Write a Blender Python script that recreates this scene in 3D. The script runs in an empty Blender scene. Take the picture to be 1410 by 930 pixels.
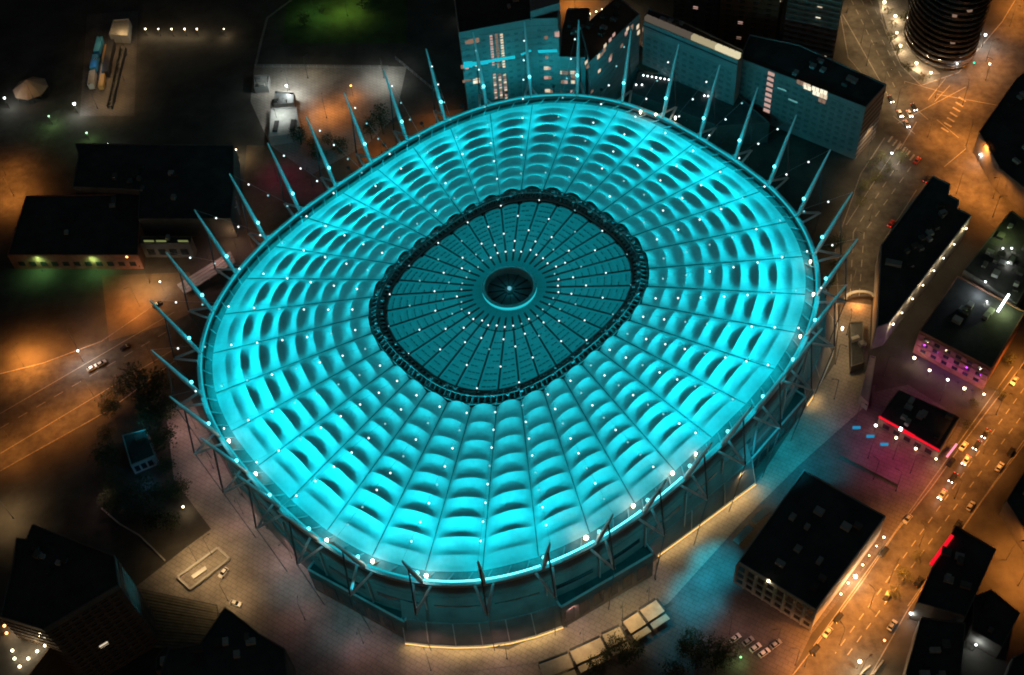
import bpy, math, random
from mathutils import Vector, Matrix
random.seed(7)
PI = math.pi
SC = bpy.context.scene
COL = SC.collection

# ------------------------------------------------------------------ camera, world, sun, exposure
LENS = 1713.72 * 36.0 / 1410.0
CX, CY, CZ = -0.922, -300.496, 407.097
DEP, ROLL = math.radians(52.3554), math.radians(-5.9066)
FW = Vector((0, math.cos(DEP), -math.sin(DEP)))
_rt = Vector((1, 0, 0)); _up = _rt.cross(FW)
RT = _rt * math.cos(ROLL) + _up * math.sin(ROLL)
UP = _up * math.cos(ROLL) - _rt * math.sin(ROLL)
CAM = Vector((CX, CY, CZ))
cd = bpy.data.cameras.new('camera'); cd.lens = LENS; cd.sensor_width = 36; cd.clip_end = 5000; cd.clip_start = 1
co = bpy.data.objects.new('camera', cd); COL.objects.link(co)
M = Matrix((RT, UP, -FW)).transposed().to_4x4(); M.translation = CAM
co.matrix_world = M
SC.camera = co

W = bpy.data.worlds.new('World'); SC.world = W; W.use_nodes = True
nt = W.node_tree; bg = nt.nodes['Background']
sky = nt.nodes.new('ShaderNodeTexSky'); sky.sky_type = 'NISHITA'; sky.sun_disc = False
sky.sun_elevation = math.radians(1.5); sky.sun_rotation = math.radians(200)
nt.links.new(sky.outputs[0], bg.inputs[0]); bg.inputs[1].default_value = 0.035
sl = bpy.data.lights.new('sun', 'SUN'); sl.energy = 0.003; sl.angle = math.radians(0.5); sl.color = (.75, .85, 1)
so = bpy.data.objects.new('sun', sl); COL.objects.link(so)
so.rotation_euler = (math.radians(50), 0, math.radians(-20))
SC.view_settings.view_transform = 'Standard'; SC.view_settings.look = 'None'
SC.view_settings.exposure = 0; SC.view_settings.gamma = 1
SC.cycles.use_denoising = True
SC.cycles.filter_width = 1.9
SC.cycles.max_bounces = 5; SC.cycles.diffuse_bounces = 2; SC.cycles.glossy_bounces = 2
SC.cycles.transmission_bounces = 3
SC.cycles.sample_clamp_indirect = 4
try: SC.cycles.use_light_tree = True
except Exception: pass

# ------------------------------------------------------------------ helpers
def at(px, py, z=0.0):
    """ground survey: the place at height z that was read off at photo pixel (px, py)"""
    d = FW + RT * ((px - 705) / 1713.72) - UP * ((py - 465) / 1713.72)
    return CAM + d * ((z - CAM.z) / d.z)
def on_plane(a, b, px, py):
    """survey point on the vertical facade through a-b: returns (distance along from a, z)"""
    d = FW + RT * ((px - 705) / 1713.72) - UP * ((py - 465) / 1713.72)
    e = Vector((b.x - a.x, b.y - a.y, 0)); L = e.length; e /= L
    n = Vector((e.y, -e.x, 0))
    t = (Vector((a.x, a.y, 0)) - CAM).dot(n) / d.dot(n)
    p = CAM + d * t
    return (p - a).to_2d().dot(e.to_2d()), p.z

class MB:
    def __init__(s): s.v = []; s.f = []; s.u = []
    def add(s, vs, fs):
        o = len(s.v); s.v += [Vector(v) for v in vs]; s.f += [tuple(i + o for i in f) for f in fs]; return s
    def box(s, c, size, rz=0.0, up=None):
        x, y, z = (a / 2 for a in size); c = Vector(c); ca, sa = math.cos(rz), math.sin(rz)
        vs = []
        for dx, dy, dz in ((-1,-1,-1),(1,-1,-1),(1,1,-1),(-1,1,-1),(-1,-1,1),(1,-1,1),(1,1,1),(-1,1,1)):
            a, b = dx * x, dy * y
            vs.append(c + Vector((a * ca - b * sa, a * sa + b * ca, dz * z)))
        return s.add(vs, [(0,3,2,1),(4,5,6,7),(0,1,5,4),(1,2,6,5),(2,3,7,6),(3,0,4,7)])
    def bar(s, p, q, w, h, up=Vector((0, 0, 1))):
        p, q = Vector(p), Vector(q); d = (q - p).normalized()
        a = d.cross(up); a = a.normalized() if a.length > 1e-4 else Vector((1, 0, 0)); b = a.cross(d)
        vs = []
        for c in (p, q):
            for i, j in ((-1,-1),(1,-1),(1,1),(-1,1)): vs.append(c + a * (i * w / 2) + b * (j * h / 2))
        return s.add(vs, [(0,3,2,1),(4,5,6,7),(0,1,5,4),(1,2,6,5),(2,3,7,6),(3,0,4,7)])
    def tube(s, pts, rad, n=6, cap=True):
        pts = [Vector(p) for p in pts]; rr = rad if isinstance(rad, (list, tuple)) else [rad] * len(pts)
        o = len(s.v); vs = []; fs = []
        for i, p in enumerate(pts):
            d = (pts[min(i + 1, len(pts) - 1)] - pts[max(i - 1, 0)]).normalized()
            a = d.cross(Vector((0, 0, 1)))
            if a.length < 1e-3: a = d.cross(Vector((1, 0, 0)))
            a.normalize(); b = d.cross(a)
            for k in range(n):
                t = 2 * PI * k / n; vs.append(p + (a * math.cos(t) + b * math.sin(t)) * rr[i])
        for i in range(len(pts) - 1):
            for k in range(n):
                k2 = (k + 1) % n; fs.append((i*n+k, i*n+k2, (i+1)*n+k2, (i+1)*n+k))
        if cap: fs.append(tuple(range(n))); fs.append(tuple((len(pts)-1)*n + k for k in reversed(range(n))))
        return s.add(vs, fs)
    def prism(s, poly, z0, z1, bottom=False, top=True):
        n = len(poly); A = sum(poly[i][0]*poly[(i+1)%n][1]-poly[(i+1)%n][0]*poly[i][1] for i in range(n))
        if A < 0: poly = poly[::-1]
        vs = [(p[0], p[1], z0) for p in poly] + [(p[0], p[1], z1) for p in poly]
        fs = [(i, (i+1)%n, n+(i+1)%n, n+i) for i in range(n)]
        if top: fs.append(tuple(range(n, 2*n)))
        if bottom: fs.append(tuple(reversed(range(n))))
        return s.add(vs, fs)
    def lathe(s, prof, c=(0,0,0), n=12, cap=True):
        c = Vector(c); vs = []; fs = []
        for r, z in prof:
            for k in range(n): t = 2*PI*k/n; vs.append(c + Vector((r*math.cos(t), r*math.sin(t), z)))
        m = len(prof)
        for i in range(m-1):
            for k in range(n): k2=(k+1)%n; fs.append((i*n+k, i*n+k2, (i+1)*n+k2, (i+1)*n+k))
        if cap: fs.append(tuple(reversed(range(n)))); fs.append(tuple((m-1)*n+k for k in range(n)))
        return s.add(vs, fs)
    def ball(s, c, r, n=8, m=5, sq=1.0):
        return s.lathe([(r*math.sin(PI*(i+.02)/(m+.04)), -r*sq*math.cos(PI*(i+.02)/(m+.04))) for i in range(m+1)], c, n)
    def build(s, name, mat, parent=None, smooth=False, kind=None, label=None):
        o = Vector((0, 0, 0)); pp = parent
        while pp is not None: o += pp.location; pp = pp.parent
        me = bpy.data.meshes.new(name)
        me.from_pydata([tuple(v - o) for v in s.v], [], s.f)
        if mat: me.materials.append(mat)
        if smooth: me.polygons.foreach_set('use_smooth', [True] * len(me.polygons))
        me.update()
        ob = bpy.data.objects.new(name, me); COL.objects.link(ob)
        if parent: ob.parent = parent
        if kind: ob['kind'] = kind
        if label: ob['label'] = label
        return ob
def thing(name, label, cat, loc=(0, 0, 0), group=None, rz=0):
    o = bpy.data.objects.new(name, None); COL.objects.link(o); o.location = loc; o.rotation_euler.z = rz
    o['label'] = label; o['category'] = cat; o.empty_display_size = .5
    if group: o['group'] = group
    return o
def tag(o, label, cat, group=None):
    o['label'] = label; o['category'] = cat
    if group: o['group'] = group
    return o
def copy_tree(o, parent=None):
    c = o.copy(); COL.objects.link(c); c.parent = parent
    for ch in list(o.children): copy_tree(ch, c)
    return c
LH = 1.5
def inst(name, me, parent, loc=(0,0,0), rz=0):
    o = bpy.data.objects.new(name, me); COL.objects.link(o); o.parent = parent; o.location = loc; o.rotation_euler.z = rz
    return o
def light(kind, loc, power, color, parent=None, size=110, blend=1.0, aim=None, radius=.4):
    l = bpy.data.lights.new('lamp_light', kind); l.energy = power; l.color = color
    if kind != 'AREA': l.shadow_soft_size = radius
    o = bpy.data.objects.new('lamp_light', l); COL.objects.link(o)
    loc = Vector(loc); off = Vector((0,0,0)); pp = parent
    while pp is not None: off += pp.location; pp = pp.parent
    o.location = loc - off
    if parent: o.parent = parent
    if kind == 'SPOT': l.spot_size = math.radians(size); l.spot_blend = blend
    if kind in ('SPOT', 'AREA'):
        d = (Vector(aim) - loc) if aim is not None else Vector((0, 0, -1))
        o.rotation_euler = d.to_track_quat('-Z', 'Y').to_euler()
    return o

# ------------------------------------------------------------------ materials
def mat(name, col, rough=.8, metal=0.0, var=.25, scale=.15, col2=None, bump=0.0, spec=.3, detail=4):
    m = bpy.data.materials.new(name); m.use_nodes = True; t = m.node_tree; b = t.nodes['Principled BSDF']
    b.inputs['Roughness'].default_value = rough; b.inputs['Metallic'].default_value = metal
    b.inputs['Specular IOR Level'].default_value = spec
    tc = t.nodes.new('ShaderNodeNewGeometry')
    n = t.nodes.new('ShaderNodeTexNoise'); n.inputs['Scale'].default_value = scale; n.inputs['Detail'].default_value = detail
    n.inputs['Roughness'].default_value = .65
    t.links.new(tc.outputs['Position'], n.inputs['Vector'])
    r = t.nodes.new('ShaderNodeValToRGB'); r.color_ramp.elements[0].position = .3; r.color_ramp.elements[1].position = .7
    c2 = col2 or tuple(c * (1 - var) for c in col)
    r.color_ramp.elements[0].color = (*c2, 1); r.color_ramp.elements[1].color = (*(tuple(c * (1 + var*.5) for c in col)), 1)
    t.links.new(n.outputs[0], r.inputs[0]); t.links.new(r.outputs[0], b.inputs['Base Color'])
    if bump:
        n2 = t.nodes.new('ShaderNodeTexNoise'); n2.inputs['Scale'].default_value = scale * 8; n2.inputs['Detail'].default_value = 5
        t.links.new(tc.outputs['Position'], n2.inputs['Vector'])
        bp = t.nodes.new('ShaderNodeBump'); bp.inputs['Strength'].default_value = bump; bp.inputs['Distance'].default_value = .3
        t.links.new(n2.outputs[0], bp.inputs['Height']); t.links.new(bp.outputs[0], b.inputs['Normal'])
    return m
def slabs(m, w, h, k):
    t = m.node_tree; b = t.nodes['Principled BSDF']; src = b.inputs['Base Color'].links[0].from_socket
    g = t.nodes.new('ShaderNodeNewGeometry'); br = t.nodes.new('ShaderNodeTexBrick'); br.inputs['Scale'].default_value = 1
    br.inputs['Brick Width'].default_value = w; br.inputs['Row Height'].default_value = h; br.inputs['Mortar Size'].default_value = .09
    br.inputs['Color1'].default_value = (1, 1, 1, 1); br.inputs['Color2'].default_value = (k + .15, k + .15, k + .15, 1); br.inputs['Mortar'].default_value = (k - .2, k - .2, k - .2, 1)
    mp = t.nodes.new('ShaderNodeMapping'); mp.inputs['Rotation'].default_value = (0, 0, .62)
    t.links.new(g.outputs['Position'], mp.inputs[0]); t.links.new(mp.outputs[0], br.inputs[0])
    mx = t.nodes.new('ShaderNodeMix'); mx.data_type = 'RGBA'; mx.blend_type = 'MULTIPLY'; mx.inputs[0].default_value = 1
    t.links.new(src, mx.inputs[6]); t.links.new(br.outputs[0], mx.inputs[7]); t.links.new(mx.outputs[2], b.inputs['Base Color'])
def emis(name, col, s):
    m = bpy.data.materials.new(name); m.use_nodes = True; t = m.node_tree; t.nodes.clear()
    e = t.nodes.new('ShaderNodeEmission'); e.inputs[0].default_value = (*col, 1); e.inputs[1].default_value = s
    o = t.nodes.new('ShaderNodeOutputMaterial'); t.links.new(e.outputs[0], o.inputs[0]); return m
def fabric(name, col, trans, tcol, scale=.6):
    m = bpy.data.materials.new(name); m.use_nodes = True; t = m.node_tree; t.nodes.clear()
    g = t.nodes.new('ShaderNodeNewGeometry'); n = t.nodes.new('ShaderNodeTexNoise'); n.inputs['Scale'].default_value = scale
    n.inputs['Detail'].default_value = 6; t.links.new(g.outputs['Position'], n.inputs['Vector'])
    r = t.nodes.new('ShaderNodeValToRGB'); r.color_ramp.elements[0].position = .3; r.color_ramp.elements[1].position = .75
    r.color_ramp.elements[0].color = (*(c * .78 for c in col), 1); r.color_ramp.elements[1].color = (*col, 1)
    t.links.new(n.outputs[0], r.inputs[0])
    d = t.nodes.new('ShaderNodeBsdfDiffuse'); tr = t.nodes.new('ShaderNodeBsdfTranslucent'); tr.inputs[0].default_value = (*tcol, 1)
    t.links.new(r.outputs[0], d.inputs[0])
    mx = t.nodes.new('ShaderNodeMixShader'); mx.inputs[0].default_value = trans
    t.links.new(d.outputs[0], mx.inputs[1]); t.links.new(tr.outputs[0], mx.inputs[2])
    o = t.nodes.new('ShaderNodeOutputMaterial'); t.links.new(mx.outputs[0], o.inputs[0]); return m

ASPHALT = mat('asphalt', (.058, .055, .052), .85, var=.55, scale=.25, bump=.25, detail=8)
GROUND = mat('city_ground', (.06, .056, .05), .9, var=.6, scale=.05, bump=.3, detail=8)
CONC = mat('paving', (.22, .2, .18), .85, var=.4, scale=.1, bump=.2, detail=8)
CONC2 = mat('concrete', (.3, .3, .29), .8, var=.25, scale=.3, bump=.1)
DPAV = mat('dark_paving', (.1, .09, .09), .85, var=.4, scale=.1, bump=.2, detail=8)
DIRT = mat('dirt', (.12, .09, .06), .95, var=.5, scale=.08, bump=.3, detail=8)
slabs(CONC, 2.4, 1.6, .82); slabs(DPAV, 2.8, 1.6, .8)
GRASS = mat('turf', (.04, .07, .025), .95, var=.5, scale=.1, bump=.3, detail=8)
TAR = mat('tar_roof', (.05, .048, .05), .9, var=.5, scale=.12, bump=.2, detail=7)
GRAVEL = mat('gravel_roof', (.05, .047, .045), .95, var=.4, scale=.25, bump=.2, detail=7)
WALL = mat('wall_plaster', (.25, .25, .25), .8, var=.2, scale=.2)
WALLD = mat('wall_dark', (.1, .095, .09), .8, var=.3, scale=.2)
BRICK = mat('brick_wall', (.22, .1, .07), .85, var=.35, scale=.5)
BROWNM = mat('brown_cladding', (.12, .08, .055), .8, var=.3, scale=.3)
STEEL = mat('painted_steel', (.38, .39, .4), .45, .2, var=.15, scale=.8)
DSTEEL = mat('dark_steel', (.05, .055, .06), .5, .5, var=.3, scale=.6)
GLASSD = mat('dark_glass', (.02, .025, .03), .12, .0, var=.3, scale=.3, spec=.6)
PAINT = mat('line_paint', (.2, .19, .17), .7, var=.3, scale=.8)
LEAF = mat('leaf', (.03, .05, .02), .8, var=.6, scale=.5)
LEAF2 = mat('leaf_olive', (.06, .065, .025), .8, var=.6, scale=.5)
BARK = mat('bark', (.06, .045, .03), .95, var=.4, scale=1)
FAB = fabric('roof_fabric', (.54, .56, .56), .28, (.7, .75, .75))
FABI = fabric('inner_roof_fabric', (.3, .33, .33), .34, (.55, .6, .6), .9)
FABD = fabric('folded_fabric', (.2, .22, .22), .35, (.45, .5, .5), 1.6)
CAR_M = [mat('car_paint_white', (.6, .6, .6), .3, var=.05), mat('car_paint_black', (.02, .02, .022), .25, var=.05),
         mat('car_paint_silver', (.35, .36, .37), .3, .4, var=.05), mat('car_paint_red', (.3, .03, .02), .3, var=.05)]
SEAM = mat('seam_clamp', (.16, .17, .17), .6, var=.3, scale=.5)
FACM = mat('facade_concrete', (.13, .13, .13), .75, var=.35, scale=.12, bump=.1)
PALE = mat('pale_steel', (.6, .62, .63), .5, var=.15, scale=.8)
SPK = mat('spoke_cable', (.09, .095, .1), .6, var=.3, scale=.4)
RUBBER = mat('rubber', (.02, .02, .02), .9)
CYAN = (.001, .77, .93)
E_CYAN = emis('led_cyan', (.02, .8, .95), .6)
E_CYANB = emis('led_cyan_bright', (.12, .9, 1.0), 2.6)
E_CYL = emis('mast_lamp_glow', (.15, .9, 1.0), 3.0)
E_CABLED = emis('cable_lamp_dim', (.35, .85, .9), .9)
E_WHITE = emis('lamp_white', (.9, 1, .98), 6)
E_CABLE = emis('cable_lamp_white', (.8, 1, 1), 2.2)
E_WARM = emis('lamp_warm', (1, .82, .52), 8)
E_SOD = emis('lamp_sodium', (1, .45, .12), 6)
E_GREEN = emis('lamp_green', (.35, 1, .4), 3)
E_RED = emis('neon_red', (1, .008, .025), .95)
E_PINK = emis('neon_pink', (1, .25, .4), 1.6)
E_BLUE = emis('canopy_blue_glow', (.02, .3, .55), .8)
W_LIT = [emis('window_cream', (1, .8, .55), .8), emis('window_pink', (1, .6, .5), .55), emis('window_dim', (.8, .5, .35), .3),
         emis('window_white', (1, .93, .7), 1.1)]

W_DIM = [emis('storey_dim', (.8, .65, .5), .12), emis('storey_mid', (1, .85, .5), .4), emis('storey_bright', (1, .88, .55), .75)]

# ------------------------------------------------------------------ ground and roads (structure)
def sheet(name, pts, z, m, world=False):
    p = [(q[0], q[1]) for q in pts] if world else [tuple(at(*q, 0).to_2d()) for q in pts]
    mb = MB(); mb.add([(x, y, z) for x, y in p], [tuple(range(len(p)))])
    ob = mb.build(name, m, kind='structure')
    me = ob.data
    if me.polygons[0].normal.z < 0: me.flip_normals()
    return ob
sheet('ground', [(-2500, -2500), (2500, -2500), (2500, 2500), (-2500, 2500)], 0, GROUND, True)
sheet('road', [(1080, 945), (1130, 880), (1185, 805), (1232, 735), (1285, 668), (1330, 605), (1425, 480), (1425, 592), (1352, 690), (1300, 765), (1250, 840), (1190, 945)], .02, ASPHALT)
sheet('road', [(1150, -20), (1205, -20), (1218, 40), (1240, 90), (1268, 118), (1320, 100), (1380, 30), (1410, -20), (1430, 60), (1395, 120), (1350, 175), (1375, 240), (1420, 300), (1390, 330), (1340, 290), (1290, 240), (1262, 262), (1218, 330), (1206, 420), (1200, 560), (1165, 560), (1155, 420), (1150, 340), (1185, 240), (1218, 190), (1212, 130), (1168, 80)], .02, ASPHALT)
sheet('road', [(-20, 520), (60, 500), (140, 470), (235, 405), (265, 440), (250, 490), (150, 565), (-20, 660)], .02, ASPHALT)
sheet('road', [(-20, 190), (40, 165), (85, 150), (60, 210), (20, 300), (-20, 300)], .02, ASPHALT)
sheet('pavement', [(228, 560), (262, 548), (330, 680), (430, 780), (560, 880), (700, 895), (790, 850), (905, 770), (1040, 668), (1110, 560), (1150, 500), (1158, 415), (1200, 420), (1190, 560), (1100, 640), (1020, 720), (920, 830), (800, 905), (640, 925), (520, 905), (400, 830), (300, 740), (240, 660)], .04, CONC)
sheet('plaza', [(185, 810), (255, 755), (330, 700), (400, 830), (520, 915), (640, 960), (200, 960), (290, 880), (305, 845)], .02, CONC)
sheet('plaza', [(880, 800), (1050, 650), (1120, 560), (1205, 530), (1205, 600), (1165, 640), (1230, 735), (1120, 870), (930, 835)], .015, DPAV)
sheet('plaza', [(330, 700), (290, 735), (400, 825), (520, 900), (640, 920), (800, 895), (760, 960), (640, 965), (520, 917), (400, 834)], .012, CONC)
sheet('plaza', [(1150, 640), (1205, 540), (1250, 530), (1330, 580), (1290, 660), (1230, 735), (1160, 690)], .02, DPAV)
sheet('plaza', [(740, 960), (930, 830), (1000, 790), (1120, 868), (1075, 960)], .025, DPAV)
sheet('parking_lot', [(350, 90), (560, 92), (545, 160), (505, 200), (430, 240), (372, 200), (345, 140)], .02, CONC)
sheet('parking_lot', [(120, 20), (190, 15), (185, 160), (110, 160)], .02, DPAV)
sheet('lawn', [(395, -10), (560, -10), (560, 60), (390, 60)], .02, GRASS)
sheet('dirt_yard', [(140, 380), (260, 375), (285, 420), (235, 445), (150, 470)], .025, DIRT)
sheet('forecourt', [(340, 200), (470, 205), (560, 160), (640, 150), (560, 225), (420, 300), (350, 350), (330, 300)], .015, DIRT)
sheet('driveway', [(1205, -15), (1250, -15), (1252, 40), (1270, 80), (1295, 102), (1268, 104), (1240, 85), (1222, 40)], .025, CONC)

# lane markings: thin painted strips, slightly above the road
mk = MB()
def strip(a, b, w=.35, dash=None, z=.035):
    p, q = at(*a, 0), at(*b, 0); d = (q - p); L = d.length; d /= L; nrm = Vector((-d.y, d.x, 0)) * (w / 2)
    segs = [(0, L)] if not dash else [(i * 2 * dash, min(L, i * 2 * dash + dash)) for i in range(int(L / (2 * dash)) + 1)]
    for s, e in segs:
        if e - s < .3: continue
        a_, b_ = p + d * s, p + d * e
        mk.add([a_ - nrm + Vector((0,0,z)), b_ - nrm + Vector((0,0,z)), b_ + nrm + Vector((0,0,z)), a_ + nrm + Vector((0,0,z))], [(3, 2, 1, 0)])
for a, b, d in [((1236, 170), (1330, 120), None), ((1290, 130), (1372, 145), None), ((1287, 140), (1308, 118), None), ((1278, 138), (1302, 108), None),
                ((1262, 168), (1240, 205), None), ((1290, 165), (1320, 190), None), ((1245, 112), (1300, 128), None), ((1300, 230), (1330, 205), None),
                ((1172, 0), (1232, 120), 4), ((1186, 0), (1246, 115), 4), ((1198, 0), (1252, 100), 4), ((1160, 20), (1222, 130), None),
                ((1265, 215), (1190, 320), 4), ((1250, 205), (1175, 320), 4), ((1240, 195), (1165, 310), None),
                ((1190, 320), (1182, 420), 4), ((1175, 320), (1170, 420), 4), ((1410, 535), (1150, 900), 3), ((1425, 548), (1165, 905), 3),
                ((1395, 505), (1120, 890), None), ((1418, 595), (1250, 835), None), ((0, 570), (240, 430), None), ((0, 590), (245, 448), 4),
                ((0, 625), (250, 475), None), ((1230, 160), (1260, 185), None), ((1255, 145), (1278, 165), None)]:
    strip(a, b, .3, d)
for k in range(7):
    strip((1296 + k * 4, 176 - k * 7), (1306 + k * 4, 182 - k * 7), .9)
    strip((1223 + k * 6, 196 + k * 5), (1229 + k * 6, 188 + k * 5), .9)
kb = MB()
for ln in [[(1080, 945), (1130, 880), (1185, 805), (1232, 735), (1285, 668), (1330, 605), (1425, 480)], [(1425, 592), (1352, 690), (1300, 765), (1250, 840), (1190, 945)],
           [(1150, -20), (1168, 80), (1212, 130)], [(1205, -20), (1218, 40), (1240, 90), (1268, 118), (1320, 100), (1380, 30), (1410, -20)], [(1262, 262), (1218, 330), (1206, 420)],
           [(-20, 520), (60, 500), (140, 470), (235, 405)], [(250, 490), (150, 565), (-20, 660)], [(228, 560), (240, 660), (300, 740), (400, 830), (520, 905)], [(1155, 420), (1150, 340), (1185, 240), (1218, 190)], [(1190, 560), (1100, 640), (1020, 720), (920, 830), (800, 905), (640, 925)]]:
    for p_, q_ in zip(ln, ln[1:]): kb.bar(at(*p_, .07), at(*q_, .07), .35, .14)
kb.build('kerb', CONC, kind='structure')
mk.build('road_markings', PAINT, kind='structure')

# ------------------------------------------------------------------ the stadium
RZ = 38.0
A, B, PSI, NE = 112.0, 94.06, .677, 2.655
AI, BI, ZI, ZH = 52.9, 43.6, 7.67, 9.4
def table(a, b, n=7200):
    pts = []; L = [0]
    for i in range(n + 1):
        t = -PI + 2 * PI * i / n
        r = 1 / ((abs(math.cos(t) / a) ** NE + abs(math.sin(t) / b) ** NE) ** (1 / NE))
        x, y = r * math.cos(t), r * math.sin(t)
        pts.append((x * math.cos(PSI) - y * math.sin(PSI), x * math.sin(PSI) + y * math.cos(PSI)))
        if i: L.append(L[-1] + math.hypot(pts[-1][0] - pts[-2][0], pts[-1][1] - pts[-2][1]))
    return pts, L
import bisect
T_OUT, T_IN = table(A, B), table(AI, BI)
def loop(T, q):
    pts, L = T; s = (q % 36) / 36 * L[-1]
    i = min(max(bisect.bisect(L, s), 1), len(L) - 1); f = (s - L[i - 1]) / (L[i] - L[i - 1] + 1e-9)
    return Vector((pts[i-1][0] + (pts[i][0] - pts[i-1][0]) * f, pts[i-1][1] + (pts[i][1] - pts[i-1][1]) * f, 0))
def nrm_out(q):
    t = loop(T_OUT, q + .05) - loop(T_OUT, q - .05); t.normalize(); return Vector((t.y, -t.x, 0))
Q0 = .39
def outer(q, off=0, z=0): p = loop(T_OUT, q) + nrm_out(q) * off; p.z = RZ + z; return p
def inner(q, s=1.0, z=0): p = loop(T_IN, q) * s; p.z = RZ + ZI + z; return p

ST = thing('stadium', 'huge oval stadium with glowing cyan fabric roof ringed by tall steel masts', 'stadium', (0, 0, 0))
VK = [1 - k / 8.6 for k in range(8)] + [0.0]     # arch lines, from the inner ring to the edge
def memb(q, v, z): 
    p = outer(q) * (1 - v) + inner(q) * v
    return p + Vector((0, 0, z + 1.5 * math.sin(PI * v) * 0))
R2 = random.Random(5)
for i in range(36):
    for k in range(8):
        v1, v0 = VK[k], VK[k + 1]; mb = MB(); NU, US, FS = 10, (0, .035, .1, .2, .34, .5, .66, .8, .9, .965, 1), (0, .09, .22, .38, .54, .68, .82, .93, 1.0); NV = 8
        jit = R2.uniform(.9, 1.1); hi = 2.8 - .05 * k; ho = 2.8 - .05 * (k + 1)
        if k == 6: ho = 2.4
        if k == 7: FS = [g * .54 for g in FS] + [.54 + g * .46 for g in FS[1:]]; NV = 16
        for b_ in range(NV + 1):
            f = FS[b_]; v = v1 + (v0 - v1) * f
            h0, h1 = hi, ho
            if k == 7:
                if b_ <= 8: f /= .54; h0, h1 = 2.4, 1.8
                else: f = (f - .54) / .46; h0, h1 = 1.8, .3
            ridge = (1 - f / .6) ** 1.15 if f < .6 else ((f - .6) / .4) ** 1.3
            # steep face on the outer side of an arch, long hollow before the next one
            h = (h0 * (1 - f) + h1 * f) * (.06 + .94 * ridge)
            for a_ in range(NU + 1):
                u = US[a_]; x = max(0.0, 1 - (abs(2 * u - 1) / .93) ** 2)
                mb.v.append(memb(Q0 + i + u, v, h * x * (1 + (jit - 1) * 4 * f * (1 - f))))
        for b_ in range(NV):
            for a_ in range(NU):
                o = b_ * (NU + 1) + a_; mb.f.append((o, o + NU + 1, o + NU + 2, o + 1))
        ob = mb.build('membrane_panel', FAB, ST, smooth=True)
for i in range(36):
    q = Q0 + i
    MB().tube([memb(q, v, .25) for v in (0, .25, .5, .75, 1)], .2, 5).build('seam_cable', SEAM, ST)
# edge cable, gutter, ring beam, LED strips
for i in range(36):
    q = Q0 + i
    mb = MB()
    for a_ in range(7):
        u = q + a_ / 6; e = outer(u); g1 = outer(u, .1, -.3); g2 = outer(u, 2.2, -1.6)
        mb.v += [e, outer(u, 3.2, -1.3)]
    for a_ in range(6): o = 2 * a_; mb.f.append((o, o + 2, o + 3, o + 1))
    mb.build('gutter', SEAM, ST, smooth=True)
    pts = [outer(q + a_ / 6, 4.6, .3) for a_ in range(7)]
    rb = MB()
    for a_ in range(6): rb.bar(pts[a_], pts[a_ + 1], 1.7, 1.7)
    rbo = rb.build('ring_beam', STEEL, ST)
    ls = MB()
    bright = 0
    mid = outer(q + .5)
    for a_ in range(6): 
        d0 = nrm_out(q + a_ / 6) * -.7 + Vector((0, 0, 1.05)); d1 = nrm_out(q + (a_ + 1) / 6) * -.7 + Vector((0, 0, 1.05))
        if a_ == 0: p0 = pts[0].lerp(pts[1], .2)
        else: p0 = pts[a_]
        p1 = pts[a_ + 1] if a_ < 5 else pts[5].lerp(pts[6], .8)
        ls.bar(p0 + d0, p1 + d1, .5, .4)
    near = (mid.x > -45 and mid.x < 45 and mid.y < -70)
    ls.build('led_strip', E_CYANB if near else E_CYAN, rbo)
    for a_ in (0, 2, 4):
        rr = MB().bar(outer(q + a_ / 6 + .03, 4.0, 0), outer(q + (a_ + 1) / 6, .2, -.2), .35, .35).build('ring_strut', STEEL, rbo)
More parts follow.
